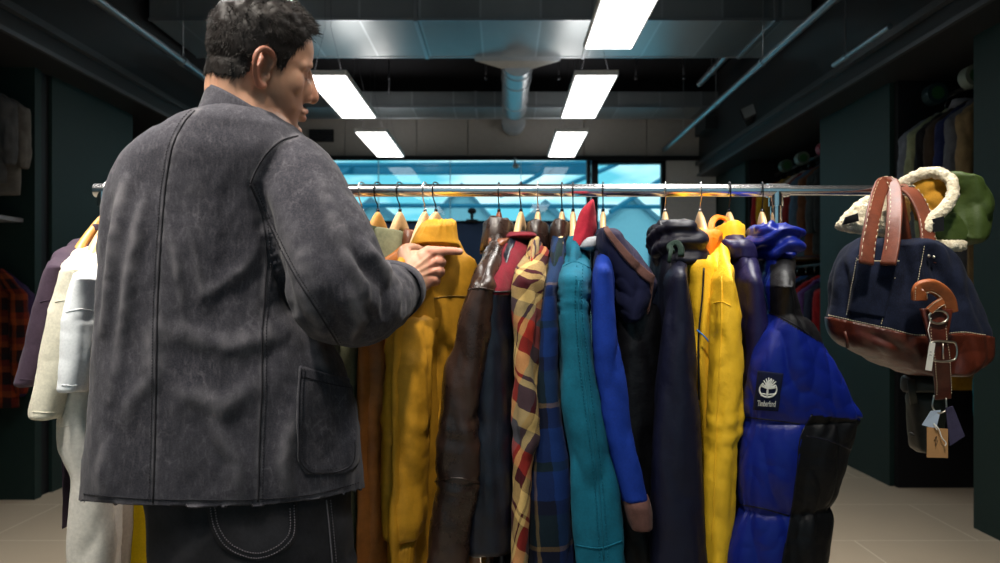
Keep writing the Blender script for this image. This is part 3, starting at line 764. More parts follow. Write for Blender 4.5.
for sy in (-1, 1):
    blend(srgb(26, 18, 15), .95 * g((.080, sy * .036, -.0035), (.016, .020, .0022)))
    blend(srgb(120, 78, 62), .5 * g((.078, sy * .032, .006), (.016, .020, .008)))
blend(srgb(206, 130, 112), .45 * ish * (hpx > 428)); 
for q in ((461.5, 250.0),): blend(srgb(222, 168, 150), .8 * ish * np.exp(-((hpx - q[0]) / 2.2) ** 2 - ((hpy - q[1]) / 2.2) ** 2))
t = NT('skin'); at = t.n('ShaderNodeAttribute', attribute_name='tone'); o = t.obj()
c = t.mix(t.math('MULTIPLY', t.noise(o, 60, 5), .28), at.outputs['Color'], srgb(150, 92, 70))
b = t.pbsdf(c, .48, 0, .42, t.bump(t.noise(o, 700, 3), .22, .0012)); b.inputs['Subsurface Weight'].default_value = .12; b.inputs['Subsurface Radius'].default_value = (.6, .25, .15); b.inputs['Subsurface Scale'].default_value = .008
M_skin = t.m
man = mesh_obj('person', BV, BF, M_skin, None, col)
tag(man, 'man in a faded black work jacket, back turned, pointing at a mustard jacket', 'person')
be = {}
for f in JF2:
    for a, b in zip(f, f[1:] + f[:1]): be[(min(a, b), max(a, b))] = be.get((min(a, b), max(a, b)), 0) + 1
be = np.array([k for k, v in be.items() if v == 1]); bset = np.unique(be)
for _ in range(70):
    sm_ = np.zeros_like(JV2); dg_ = np.bincount(be.ravel(), minlength=len(JV2)).astype(float)[:, None]
    for k in range(3): sm_[:, k] = np.bincount(be[:, 0], JV2[be[:, 1], k], len(JV2)) + np.bincount(be[:, 1], JV2[be[:, 0], k], len(JV2))
    JV2[bset] += .5 * (sm_[bset] / dg_[bset] - JV2[bset])
jacket = mesh_obj('jacket', JV2, JF2, [M_jacket, M_seam], man, np.repeat(wear_and_light[:, None], 3, 1))
md = jacket.modifiers.new('thick', 'SOLIDIFY'); md.thickness = .0035; md.offset = -1
# details of the jacket
sm = MB()
for k, pts in SEAMS.items(): seam(sm, bvh_j, pts, .0016, .0004, 60)
for k in ('side', 'sleeve', 'arm2'): stitches(sm, bvh_j, [(a + 4, b) for a, b in SEAMS[k]], 3.0)
stitches(sm, bvh_j, [(a - 4, b) for a, b in SEAMS['back']], 3.0)
hemq = [(84, 494), (130, 498), (200, 500), (262, 499), (320, 493), (361, 482)]
stitches(sm, bvh_j, hemq, 2.6, .0008)
seam(sm, bvh_j, hemq, .0010, .0, 60)
sm.build('seam', M_seam, jacket)
# hem and cuff turn-ups as rolled edges
def edge_roll(pts, r): return MB().tube(smooth_path(pts, 80), r, 8)
# collar
cr = []; 
for i, (zz, ax, ay, dx, dz) in enumerate(((-.030, .070, .066, -.006, -.02), (-.016, .0665, .064, .0, -.014), (.004, .0655, .063, .004, -.008), (.020, .067, .064, .006, -.004), (.030, .0700, .067, .008, -.002), (.031, .0730, .070, .008, -.002), (.024, .0740, .071, .008, -.002), (.004, .0775, .074, .003, -.006), (-.016, .0850, .079, -.001, -.012), (-.034, .0920, .084, -.004, -.016))):
    th = np.linspace(0, 2 * math.pi, 64, endpoint=False); ring = []
    c0 = P(243, 122, 1.295)
    for tt in th:
        fx = math.cos(tt); z = zz - .034 * fx + dz
        ring.append((c0.x + dx + ax * math.cos(tt) - 0.004 * fx, c0.y + ay * math.sin(tt) + .02 * fx * 0, c0.z + z + .002 * math.sin(tt * 3 + 1)))
    cr.append(ring)
MB().solid(cr, cap0=False, cap1=False).build('collar', M_jacket, jacket)
# patch pocket with rounded lower corners
pk = MB()
G = decal_grid(pk, bvh_j, [(299, 366), (297, 400), (297, 440), (299, 464), (306, 474)], [(352, 380), (355, 405), (357, 440), (355, 466), (344, 473)], 24, 40, .004)
Gb = G.copy(); pk2 = MB().grid(G); 
po = pk.build('pocket', M_jacket, jacket); md = po.modifiers.new('thick', 'SOLIDIFY'); md.thickness = .004; md.offset = -1
ps = MB(); bvp = BVHTree.FromPolygons([tuple(v) for v in pk.verts()], pk.f)
seam(ps, bvp, [(301, 368), (299, 400), (299, 440), (301, 463), (309, 471), (340, 471), (352, 464), (355, 440)], .0011, .0003, 60); stitches(ps, bvp, [(304, 369), (302, 400), (302, 440), (304, 461), (311, 468), (338, 468)], 2.6)
seam(ps, bvp, [(301, 376), (330, 384), (351, 388)], .001, .0003)
ps.build('pocket_seam', M_seam, jacket)
# cuff: a band round the sleeve end
ax3 = Vector(wr_d); u = ax3.cross(Vector((0, 0, 1))).normalized(); v = ax3.cross(u)
rings = []
rim = []
for k in np.linspace(0, 2 * math.pi, 56, endpoint=False):
    dirv = u * math.cos(k) + v * math.sin(k); c0 = A_wr - ax3 * .010
    h = bvh_j.ray_cast(c0 + dirv * .12, -dirv, .12); rim.append((dirv, (h[0] - c0).length if h[0] is not None else .052))
rr = np.array([r for _, r in rim]); 
for _ in range(3): rr = (np.roll(rr, 1) + rr + np.roll(rr, -1)) / 3
for off, dr in ((-.022, .0006), (-.021, .0030), (-.004, .0032), (.012, .0036), (.015, .0022), (.014, -.001), (.006, -.003), (-.02, -.004)):
    rings.append([tuple(A_wr - ax3 * .010 + ax3 * off + d * (r + dr)) for (d, _), r in zip(rim, rr)])
MB().solid(rings, cap0=False, cap1=False).build('cuff', M_jacket, jacket)

# ---- jeans
jn = MB()
jn.solid(ring_set([(440, 140, 336, .125, 1.30), (500, 160, 346, .135, 1.30), (540, 164, 349, .140, 1.30), (585, 165, 349, .13, 1.30), (640, 166, 346, .11, 1.30)], 24, 48))
for kx, o_ in ((212, 0), (300, 0)):
    limb(jn, [(P(kx, 560, 1.30), .10), (P(kx, 640, 1.30), .098), (P(kx, 760, 1.295), .088), (P(kx - 2, 930, 1.305), .085)], 30, 24)
NV, NF, NE = remesh(jn, .0055, 5, .5); NN = normals(NV, NF)
NV = NV + NN * (.005 * (ridge(NV * (12, 12, 7)) - .4) + .004 * pn(NV * 16))[:, None]
nmask = (NV[:, 2] > .03) & ((CY - (NV[:, 2] - CZ) / NV[:, 1] * F) > 470)
NV, NF, _ = keep(NV, NF, nmask)
M_jeans = cloth('black_denim', srgb(38, 38, 42), .5, .85, .2, 900, .3, 14)
jo = mesh_obj('jeans', NV, NF, M_jeans, man)
bvn = BVHTree.FromPolygons([tuple(v) for v in NV], NF)
pk = MB(); decal_grid(pk, bvn, [(207, 500), (212, 530), (222, 547), (259, 561)], [(297, 500), (296, 530), (294, 540), (260, 561.5)], 20, 24, .003)
po = pk.build('back_pocket', M_jeans, jo); md = po.modifiers.new('thick', 'SOLIDIFY'); md.thickness = .003; md.offset = -1
ps = MB(); bvp = BVHTree.FromPolygons([tuple(v) for v in pk.verts()], pk.f)
stitches(ps, bvp, [(210, 505), (215, 529), (224, 544), (258, 558), (292, 538), (294, 505)], 2.6, .0009); stitches(ps, bvp, [(215, 507), (219, 527), (228, 541), (258, 553), (288, 535), (290, 507)], 2.6, .0009)
stitches(ps, bvn, [(330, 500), (333, 530), (336, 563)], 2.8, .0009); ps.build('stitching', M_seamlt, jo)
ps = MB(); seam(ps, bvn, [(326, 500), (329, 530), (332, 563)], .0013); ps.build_each('seam', M_seamlt, jo)
for sx, kx in ((-1, 196), (1, 302)):
    c = P(kx, 940, 1.30); 
    sh = MB(); sh.solid([[(c.x + a * math.cos(q), 1.36 + b * math.sin(q), z) for q in np.linspace(0, 6.283, 28, endpoint=False)] for z, a, b in ((.0, .048, .145), (.022, .050, .148), (.05, .047, .138), (.075, .042, .10), (.10, .040, .07))])
    sh.build('shoe', leather('black_shoe_leather', (.02, .018, .016)), man)

# ---- hair: a cap grown from the scalp and many short strands
def scalp_mask(h, n=0.0):
    x, y, z = h[:, 0], h[:, 1], h[:, 2]; ay = np.abs(y)
    # side hairline: nape -> behind the ear -> sideburn -> temple -> forehead
    xs = np.array([-.12, -.095, -.075, -.05, -.036, -.030, -.014, .004, .012, .020, .028, .038, .050, .060, .072, .090])
    zs = np.array([-.030, -.032, -.034, -.030, -.020, .012, .036, .024, .000, -.004, .018, .036, .058, .072, .084, .090])
    line = np.interp(x, xs, zs) + n
    return (z > line)
nz_ = .006 * pn(hl * 90) + .004 * pn(hl * 260)
# keep clear of the ears
side_out = np.abs(hl[:, 1]) > np.sqrt(np.clip(1 - ((hl[:, 0] + .01) / .101) ** 2, 0, 1)) * .0805
m_h = ishead & scalp_mask(hl, nz_) & ~((np.abs(hl[:, 1]) > .0815) & (hl[:, 2] < .04)) & (hl[:, 2] > -.06)
BN2 = normals(BV, BF)
SV, SF, su = keep(BV, BF, m_h)
sl = hl[su]; sn = BN2[su]
top = np.clip((sl[:, 2] - .045) / .05, 0, 1)
thick = .0022 + .010 * top + .005 * top * np.clip((sl[:, 0] - .02) / .04, 0, 1)
thick = thick * (1 + .5 * pn(sl * 75) + .5 * pn(sl * 38))
M_hair = plain('dark_brown_hair', (.011, .008, .007), .55, 0, .25)
hair = mesh_obj('hair', SV + sn * np.maximum(thick, .001)[:, None], SF, M_hair, man)
st = MB(); rs = np.random.RandomState(5); pick = rs.choice(len(SV), 13000)
nv = 0; VV = []; FF = []
flow = H3 @ np.array([1., 0, .12])          # combed forward on top
down = H3 @ np.array([-.25, 0, -1.])
for i in pick:
    tp = top[i]; ln = (.009 + .018 * tp + .008 * tp * max(0, min(1, (sl[i, 0] - .01) / .05))) * rs.uniform(.6, 1.25)
    p0 = SV[i]; n0 = sn[i]; cur = pn(np.array([sl[i] * 55]))[0]; cur2 = pn(np.array([sl[i] * 55 + 9]))[0]
    dirn = n0 * (.55 + .5 * tp) + (flow * tp + down * (1 - tp)) * .9 + np.cross(n0, flow) * (cur * 2.2) + rs.normal(size=3) * .18
    dirn /= np.linalg.norm(dirn); bend = np.cross(dirn, n0) * cur2 * 2.0 - n0 * .55
    w0 = np.cross(dirn, rs.normal(size=3)); w0 /= np.linalg.norm(w0) + 1e-9; w1 = np.cross(dirn, w0)
    r0 = .00075; pr = []
    for s_ in (0, .33, .67, 1.0):
        c = p0 + dirn * ln * s_ + bend * ln * s_ * s_ * .55; r = r0 * (1 - .75 * s_)
        for a in (0, 2.094, 4.189): pr.append(c + (w0 * math.cos(a) + w1 * math.sin(a)) * r)
    VV += pr
    for k in range(3):
        for a in range(3): FF.append((nv + k * 3 + a, nv + k * 3 + (a + 1) % 3, nv + k * 3 + 3 + (a + 1) % 3, nv + k * 3 + 3 + a))
    nv += 12
# brows and lashes grow the same way
def brow(sy):
    global nv
    for _ in range(260):
        t_ = rs.rand(); x = .0915 - .004 * t_ - .030 * t_ ** 2; y = sy * (.012 + .040 * t_); z = .0245 + .004 * math.sin(t_ * 3) + rs.uniform(-.0035, .0035) * (1 - .6 * t_)
        p = np.array(H(x, y, z)); q = np.array(H(x - .006, y + sy * .006, z + rs.uniform(-.001, .003)))
        h = np.array([0, 0, .0012]); VV.extend([p, p + h, (p + q) / 2 + h + np.array([.0008, -.0005, 0]), q]); FF.append((nv, nv + 1, nv + 2, nv + 3)); nv += 4
brow(-1); brow(1)
sb_ = MB(); sb_.add(np.array(VV), FF); so_ = sb_.build('hair_strand', M_hair, man); so_['kind'] = 'stuff'
# ================================================================= clothes rail, hangers, garments
YR, ZR = 1.62, CZ + (294 - 190.5) / 725 * 1.62
rx0, rx1, rx2 = WX(103, YR), WX(788, YR), WX(906, YR)
xu = WX(776, YR)
rail = empty('clothes_rail', (xu / 2 + rx0 / 2, YR, 0), 'long chrome clothes rail carrying the jackets and the bag', 'clothes rail')
MB().tube([(rx0, YR, ZR), (rx1, YR, ZR)], .0142, 28).tube([(rx1 - .004, YR, ZR), (rx1, YR, ZR)], .0146, 28).build('rail_tube', M_chrome, rail, sharp=40)
MB().tube([(rx1 - .05, YR, ZR), (rx2, YR, ZR)], .0112, 24).tube([(rx2, YR, ZR), (rx2 + .012, YR, ZR)], .0128, 24).build('extension_tube', M_chrome, rail, sharp=40)
for x in (rx0 + .004, xu):
    MB().tube([(x, YR, ZR - .012), (x, YR, .06)], .0115, 20).build('upright', M_chrome, rail, sharp=40)
    MB().tube([(x, YR, ZR - .035), (x, YR, ZR + .002)], .0155, 20).tube([(x - .02, YR, ZR), (x + .02, YR, ZR)], .0158, 20).build('joint', M_chrome, rail, sharp=40)
    MB().tube([(x, YR - .25, .05), (x, YR + .25, .05)], .0125, 16).build('foot_bar', M_chrome, rail, sharp=40)
    for dy in (-.24, .24): MB().tube([(x, YR + dy, .0), (x, YR + dy, .04)], .022, 16).build('castor', M_black, rail, sharp=40)
MB().tube([(rx0, YR, .09), (xu, YR, .09)], .0115, 16).build('lower_bar', M_chrome, rail, sharp=40)

def wood_mat(name, col):
    t = NT(name); o = t.obj()
    n1 = t.noise(t.mapping(o, (1, 1, 12)), 14, 5, .6)
    c = t.mix(n1, tuple(x * .78 for x in col), tuple(min(1, x * 1.15) for x in col)); t.pbsdf(c, .38, 0, .5); return t.m
M_wood = wood_mat('beech_wood', srgb(222, 184, 134)); M_wood2 = wood_mat('honey_wood', srgb(206, 150, 78)); M_wood3 = wood_mat('red_wood', srgb(122, 62, 34))
M_wire = plain('hook_steel', (.72, .72, .72), .18, 1.0); M_wireb = plain('hook_black', (.03, .03, .035), .25, .9)
def hanger(hpx, yaw, lab, mat=None, wire=None, span=.165, drop=.17, zt=.046, tall=.040):
    """yaw: degrees the near end swings towards picture left"""
    X0 = WX(hpx, YR); a = math.radians(yaw); d = Vector((-math.sin(a), -math.cos(a), 0)); pr = Vector((d.y, -d.x, 0))
    root = Vector((X0, YR, ZR)); mb = MB(); R = []
    for s in np.linspace(-1, 1, 45):
        q = abs(s); zc = -zt - tall * .5 - drop * (q ** 1.45); h = tall * (.5 - .2 * min(1, q * 2.2) + .02 * q); th = .0068 + .0045 * q ** 2
        if q > .93: k = math.sqrt(max(0.02, 1 - ((q - .93) / .07) ** 2)); h *= k; th *= k
        c = root + d * (s * span) + Vector((0, 0, zc)); ring = []
        for k in range(20):
            an = k / 20 * 6.2832; cx, sy = math.cos(an), math.sin(an)
            ring.append(tuple(c + pr * (th * np.sign(cx) * abs(cx) ** .8) + Vector((0, 0, h * np.sign(sy) * abs(sy) ** .8))))
        R.append(ring)
    o = mb.solid(R).build('coat_hanger', mat or M_wood)
    hk = [(0, -zt - .012), (0, -zt + .004), (.002, -zt + .013), (.012, -.022), (.0185, -.008), (.0185, .006), (.012, .0155), (0, .0180), (-.012, .0155), (-.0175, .004), (-.0172, -.008)]
    MB().tube(smooth_path([tuple(root + d * s + Vector((0, 0, z))) for s, z in hk], 50), .0014, 8).build('hook', wire or M_wireb, o)
    MB().tube([tuple(root + Vector((0, 0, -zt - .004))), tuple(root + Vector((0, 0, -zt + .005)))], .0038, 12).build('ferrule', wire or M_wireb, o)
    return tag(o, lab, 'hanger', 'wooden hangers on the chrome rail')

def fold_disp(V, N, seed, A, fine=1.0, vert=4.5):
    o = np.array([seed * 3.7, seed * 1.3, seed * 2.1])
    w = V + .02 * np.stack([pn(V * 9 + o), pn(V * 9 + o + 5), pn(V * 9 + o + 11)], 1)
    d = A * (1.3 * pn(w * (24, 24, vert) + o) + 1.5 * (ridge(w * (15, 15, vert * 1.3) + o) ** 2 - .35) + .30 * fine * pn(w * (30, 30, 20) + o) + .35 * fine * (ridge(w * (24, 24, 20) + o) ** 2 - .25) + .14 * fine * pn(w * (90, 90, 60) + o))
    return V - N * d[:, None]
def ring_normals(R):
    du = np.roll(R, -1, 1) - np.roll(R, 1, 1); dv = np.gradient(R, axis=0); N = np.cross(du, dv)
    N = N / (np.linalg.norm(N, axis=2)[..., None] + 1e-9)
    return N * (1 if (N * (R - R.mean(1, keepdims=True))).sum() > 0 else -1)
def ring_uv(R):
    m, n = R.shape[:2]; L = np.linalg.norm(np.roll(R, -1, 1) - R, axis=2); u = np.concatenate([np.zeros((m, 1)), np.cumsum(L, 1)[:, :-1]], 1)
    u = u.mean(0)[None, :].repeat(m, 0); v = np.concatenate([[0], np.cumsum(np.linalg.norm(np.diff(R.mean(1), axis=0), axis=1))])[:, None].repeat(n, 1)
    return np.stack([u, v], 2)
def slab(rows, Y, Tk, m=60, n=40, A=.004, seed=1, ex=2.3, fine=1.0, sh=0.0, mb=None, fn=None, vert=4.5, mi=0, wav=0):
    """a soft solid whose left and right edges are given per picture row (py, xl, xr[, Y[, T]]), at its own distance and depth"""
    rows = [tuple(r) + (Y, Tk)[len(r) - 3:] for r in rows]; q = np.array(rows, float)
    py = np.linspace(q[0, 0], q[-1, 0], m); th = np.linspace(0, 2 * math.pi, n, endpoint=False) + math.pi / 2
    xl, xr, yy, tt = (catmull(py, q[:, 0], q[:, k]) for k in (1, 2, 3, 4)); R = []
    sx = np.sign(np.cos(th)) * np.abs(np.cos(th)) ** (2 / ex); sy = np.sign(np.sin(th)) * np.abs(np.sin(th)) ** (2 / ex)
    L = (py[-1] - py[0]); 
    for i in range(m):
        e = min(1, (i + .15) / m * L / 9); k = math.sqrt(max(.02, 1 - (1 - e) ** 2)) if e < 1 else 1
        e2 = min(1, (m - 1 - i + .3) / m * L / 4); k2 = math.sqrt(max(.1, 1 - (1 - e2) ** 2)) if e2 < 1 else 1
        a = (xr[i] - xl[i]) / 2 / F * yy[i]; c = WX((xl[i] + xr[i]) / 2, yy[i])
        R.append(np.stack([c + a * sx, yy[i] + tt[i] * k * k2 * sy + sh * a * sx, np.full(n, WZ(py[i], yy[i]))], 1))
    R = np.array(R)
    if fn is not None: R = fn(R, py, th)
    N = ring_normals(R); uv = ring_uv(R)
    if A: R = fold_disp(R.reshape(-1, 3), N.reshape(-1, 3), seed, A, fine, vert).reshape(R.shape)
    mb = mb or MB(); mb.solid(R, mi, uv=uv); return mb

def garment(name, lab, cat, hook, rows, sh_py, mat, seed, Y=1.34, Tk=.048, b=.024, A=.0045, fine=1.0, body_mat=None, body=None, group='jackets on the chrome rail', hem=.46, zc=226, elbow=None, cuff=None, sleeve_mats=None, fn=None, vert=2.6, far=True, ex=2.3, bodyrows=None, half=.205, m=84, n=40):
    """body (the thing itself), near and far sleeve; rows trace the near sleeve from collar to hem"""
    X0 = WX(hook, YR); q = np.array(rows, float)
    Xs = WX(float(np.interp(sh_py, q[:, 0], (q[:, 1] + q[:, 2]) / 2)), Y + .05)
    d = Vector((Xs - X0, Y + .05 - YR, 0)); d.normalize(); pr = Vector((-d.y, d.x, 0)); dn = np.array(d); pn_ = np.array(pr)
    zt = WZ(zc, YR) - .012
    bb = [(zt, .050, b * .8), (zt - .014, .075, b), (zt - .032, .115, b), (zt - .062, .165, b), (zt - .10, half * .97, b), (zt - .2, half, b), (zt - .4, half * 1.02, b), (hem, half * 1.05, b * .95)]
    bb = np.array(bb); zz = np.linspace(bb[0, 0], bb[-1, 0], 60); th = np.linspace(0, 2 * math.pi, 48, endpoint=False)
    aa = catmull(-zz, -bb[:, 0], bb[:, 1]); b2 = catmull(-zz, -bb[:, 0], bb[:, 2])
    c, s = np.cos(th), np.sin(th); sc = np.sign(c) * np.abs(c) ** .8; ss = np.sign(s) * np.abs(s) ** .8
    R = np.array([np.array([X0, YR, z]) + np.outer(sc * a_, dn) + np.outer(ss * b_, pn_) for z, a_, b_ in zip(zz, aa, b2)])
    R = R[:, ::-1]; N = ring_normals(R)
    mb = MB(); mb.solid(fold_disp(R.reshape(-1, 3), N.reshape(-1, 3), seed + 9, min(A, b * .25), fine).reshape(R.shape), uv=ring_uv(R))
    root = mb.build(name, body_mat or mat); tag(root, lab, cat, group)
    # near sleeve
    py = np.linspace(q[0, 0], q[-1, 0], m); xl, xr = catmull(py, q[:, 0], q[:, 1]), catmull(py, q[:, 0], q[:, 2])
    th = np.linspace(0, 2 * math.pi, n, endpoint=False) + math.pi / 2
    sx = np.sign(np.cos(th)) * np.abs(np.cos(th)) ** (2 / ex); sy = np.sign(np.sin(th)) * np.abs(np.sin(th)) ** (2 / ex)
    R = []
    for i in range(m):
        t = min(1, max(0, (py[i] - py[0]) / (sh_py - py[0]))); t2 = min(1, max(0, (py[i] - sh_py) / 45))
        Yf = (1.56 - .0) + (Y - 1.56) * (t ** .75); Yb = 1.64 + (Y + 2 * Tk - 1.64) * (t2 ** .7)
        ln = Yb - Yf; Yc = Yf + min(ln / 2, .055); a = (xr[i] - xl[i]) / 2 / F * Yc; cx = WX((xl[i] + xr[i]) / 2, Yc); z = WZ(py[i], Yc)
        slope = (d.x / d.y) * (1 if ln > .12 else ln / .12); cy = (Yf + Yb) / 2
        e = min(1, (m - 1 - i + .3) / m * (py[-1] - py[0]) / 4); k2 = math.sqrt(max(.15, 1 - (1 - e) ** 2)) if e < 1 else 1
        e1 = min(1, (i + .2) / 4); k1 = math.sqrt(max(.05, 1 - (1 - e1) ** 2)) if e1 < 1 else 1
        yv = cy + ln / 2 * sy * k2
        R.append(np.stack([cx + a * sx * k1 + (yv - Yc) * slope, yv, np.full(n, z)], 1))
    R = np.array(R)
    if fn is not None: R = fn(R, py, th)
    N = ring_normals(R); uv = ring_uv(R); V = R.reshape(-1, 3)
    V2 = fold_disp(V, N.reshape(-1, 3), seed, A, fine, vert)
    for (ep, wd, am, fq) in (elbow or []):
        pyv = np.repeat(py, n); w_ = np.exp(-((pyv - ep) / wd) ** 2); an = np.tile(th, m)
        V2 = V2 + N.reshape(-1, 3) * (am * w_ * np.sin(pyv * fq + 1.4 * np.sin(an * 2 + seed) + 2 * pn(V * 14)))[:, None]
    mb = MB(); mb.solid(V2.reshape(R.shape), uv=uv); sl = mb.build('sleeve', mat if sleeve_mats is None else sleeve_mats, root)
    bv = BVHTree.FromPolygons([tuple(v) for v in mb.verts()], mb.f)
    if far:
        nr = np.array([X0, YR, 0]); fb = MB(); RR = []
        for z, r_, ds in ((zt - .10, .03, half * .9), (zt - .13, .05, half), (zt - .2, .052, half + .035), (zt - .4, .05, half + .05), (zt - .6, .042, half + .05)):
            c = nr - dn * ds + np.array([0, 0, z]); RR.append([tuple(c + dn * (r_ * math.cos(k)) + pn_ * (min(r_, b * 1.1) * math.sin(k))) for k in np.linspace(0, 6.2832, 20, endpoint=False)])
        fb.solid(RR).build('sleeve', mat, root)
    return root, sl, bv, (X0, d, pr, zt)

def collar(root, fr, mat, ax=.070, bx=.030, up=.020, dn_=.045, flare=.016, name='collar', lift=0.0, seed=0, A=.003):
    X0, d, pr, zt = fr; prof = [(.80, -.02), (.86, up * .4), (.94, up * .95), (1.0, up), (1.08, up * .8), (1.2, -dn_ * .3), (1.32, -dn_ * .8), (1.34, -dn_), (1.22, -dn_ * .9), (1.10, -dn_ * .4)]
    R = []
    for k, z in prof:
        ring = []
        for an in np.linspace(0, 6.2832, 48, endpoint=False):
            c, s = math.cos(an), math.sin(an); fl = flare * max(0, k - 1) / .34
            dd = d * (c * (ax * min(k, 1.02) + fl)) + pr * (s * (bx * min(k, 1.02) + fl * .7))
            ring.append(tuple(Vector((X0, YR, zt + lift + z + .008 * c * c - .004)) + dd))
        R.append(ring[::-1])
    R = np.array(R); N = ring_normals(R); V = R.reshape(-1, 3) + N.reshape(-1, 3) * (A * pn(R.reshape(-1, 3) * 40 + seed))[:, None]
    o = MB().solid(V.reshape(R.shape), cap0=False, cap1=False, uv=ring_uv(R)).build(name, mat, root); return o

# ---- materials of the garments
M_must = leather('mustard_suede', srgb(198, 142, 36), .62, .30, 14, .3, .25, .8); M_tan = leather('tan_leather', srgb(172, 104, 46), .5, .3, 14, .3, .35)
M_sage = cloth('sage_suede', srgb(122, 122, 96), .35, .9, .3, 700, .35, 26); M_olive = cloth('dark_olive_corduroy', srgb(58, 64, 44), .3, .9, .3, 700, .3)
M_fur = cloth('brown_pile', srgb(122, 74, 42), .5, .95, .5, 500, .8, 60)
M_brown = leather('dark_brown_leather', srgb(48, 33, 27), .28, .55, 16, .4, .55, 1.2); M_brownlt = leather('chestnut_leather', srgb(120, 66, 34), .36, .4, 20, .3, .5)
M_navyl = leather('navy_leather', srgb(19, 22, 34), .38, .35, 20, .35, .5); M_maroon = cloth('maroon_knit', srgb(110, 22, 36), .25, .92, .4, 520, .7, 20)
M_teal = cloth('teal_denim', srgb(16, 98, 122), .28, .82, .15, 900, .35, 16); M_red = cloth('raspberry_corduroy', srgb(186, 44, 62), .25, .85, .3, 520, .5)
M_cobalt = cloth('cobalt_cotton', srgb(20, 54, 148), .25, .8, .03, 1000, .25, 10); M_cord = cloth('brown_corduroy', srgb(96, 66, 60), .3, .9, .4, 600, .8)
M_lining = cloth('plum_lining', srgb(52, 46, 68), .3, .8); M_blk = cloth('black_cotton', srgb(12, 12, 17), .3, .85)
M_navy = nylon('navy_nylon', srgb(22, 24, 44), .5, .2, .3); M_navyd = nylon('midnight_nylon', srgb(17, 17, 31), .5, .2, .3); M_dkgreen = cloth('dark_green_cloth', srgb(24, 42, 34), .3)
M_yel = nylon('yellow_nylon', srgb(246, 192, 44), .5, .12, .45, 30); M_orange = nylon('orange_nylon', srgb(238, 132, 30), .45, .12, .4); M_purple = nylon('purple_navy_nylon', srgb(29, 25, 64), .42, .15, .3)
M_pufb = nylon('blue_puffer_nylon', srgb(18, 34, 124), .36, .12, .3, 26); M_pufk = nylon('black_puffer_nylon', srgb(9, 9, 13), .55, .2, .35); M_patch = cloth('navy_patch', srgb(16, 22, 52), .2, .8)
M_patchw = cloth('white_embroidery', srgb(232, 230, 222), .08, .8)
def plaid(name, cu, cv, per=(.17, .19), rough=.9, twill=.5, rot=0.0):
    """woven check: warp and weft stripes of set widths"""
    t = NT(name); uv = t.uv()
    if rot:
        mp = t.n('ShaderNodeMapping'); mp.inputs['Rotation'].default_value = (0, 0, rot); t.l(uv, mp.inputs['Vector']); uv = mp.outputs[0]
    sp = t.n('ShaderNodeSeparateXYZ'); t.l(uv, sp.inputs[0])
    wob = t.math('MULTIPLY', t.math('SUBTRACT', t.noise(uv, 40, 2), .5), .006)
    fu = t.math('FRACT', t.math('DIVIDE', t.math('ADD', sp.outputs[0], wob), per[0])); fv = t.math('FRACT', t.math('DIVIDE', t.math('ADD', sp.outputs[1], wob), per[1]))
    a, b = t.ramp(fu, cu, 'CONSTANT'), t.ramp(fv, cv, 'CONSTANT')
    tw = t.math('GREATER_THAN', t.math('FRACT', t.math('MULTIPLY', t.math('ADD', sp.outputs[0], sp.outputs[1]), 420)), twill)
    c = t.mix(t.math('ADD', t.math('MULTIPLY', tw, .3), .35), a, b); nz = t.noise(t.obj(), 300, 3)
    c = t.mix(.3, c, t.mix(nz, (.03, .02, .02), (.6, .56, .5)), 'OVERLAY'); t.pbsdf(c, rough, 0, .15, t.bump(nz, .4, .001), .03); return t.m
cream, mar, redo, gry = srgb(204, 176, 112), srgb(66, 18, 26), srgb(164, 48, 36), srgb(70, 70, 78)
M_plaidr = plaid('red_cream_plaid_wool', [(0, mar), (.22, cream), (.36, mar), (.40, cream), (.46, redo), (.66, gry), (.86, mar), (.92, cream)], [(0, cream), (.16, mar), (.19, cream), (.24, mar), (.42, cream), (.56, gry), (.72, redo), (.88, mar)], (.17, .23), rot=-.45)
nb, ng, yl_, bl = srgb(13, 20, 42), srgb(16, 40, 42), srgb(112, 92, 60), srgb(16, 46, 104)
M_plaidb = plaid('blue_green_plaid_wool', [(0, ng), (.30, nb), (.46, yl_), (.49, nb), (.62, bl), (.86, ng)], [(0, bl), (.2, nb), (.3, ng), (.52, yl_), (.555, nb), (.7, bl), (.93, ng)], (.20, .27), rot=.06)
# ---- hangers whose hooks show on the rail
for a in ((362, 14, 'hanger farthest left of those in view, over the brown pile collar', M_wood2, M_wire), (378, 19, 'hanger holding the dark olive collared jacket', M_wood2, M_wireb, .165, .26), (400, 18, 'hanger holding the sage suede jacket', M_wood, M_wireb, .165, .26),
          (425, 12, 'hanger tucked behind the mustard collar, only its pale end showing', M_wood, M_wire), (436, 20, 'hanger with a broad rounded top inside the mustard suede collar', M_wood, M_wireb),
          (499, 6, 'hanger of the dark brown leather jacket, its reddish wood just showing', M_wood3, M_wireb), (521, 11, 'hanger holding the navy jacket with maroon knit shoulders', M_wood, M_wireb), (538, 7, 'hanger holding the red plaid jacket', M_wood, M_wire),
          (562, 8, 'hanger holding the blue green plaid jacket', M_wood, M_wireb), (573, 6, 'hanger inside the raspberry collar of the teal jacket', M_wood, M_wireb), (603, 8, 'slim upright hanger holding the cobalt blue coat', M_wood, M_wireb),
          (665, 8, 'hanger above the navy parka', M_wood, M_wire), (700, 4, 'hanger with tapered neck inside the yellow anorak', M_wood, M_wire), (729, 6, 'hanger with small black label above the yellow lined purple jacket', M_wood, M_wireb),
          (762, 12, 'hanger standing open in the collar of the blue puffer jacket', M_wood, M_wireb)):
    h = hanger(*a)
    if a[0] == 729:
        lb = MB().box((WX(724.5, 1.6), 1.604, WZ(221, 1.6)), (WX(730.5, 1.6), 1.607, WZ(218, 1.6))); lb.build('label', M_black, h, smooth=False)
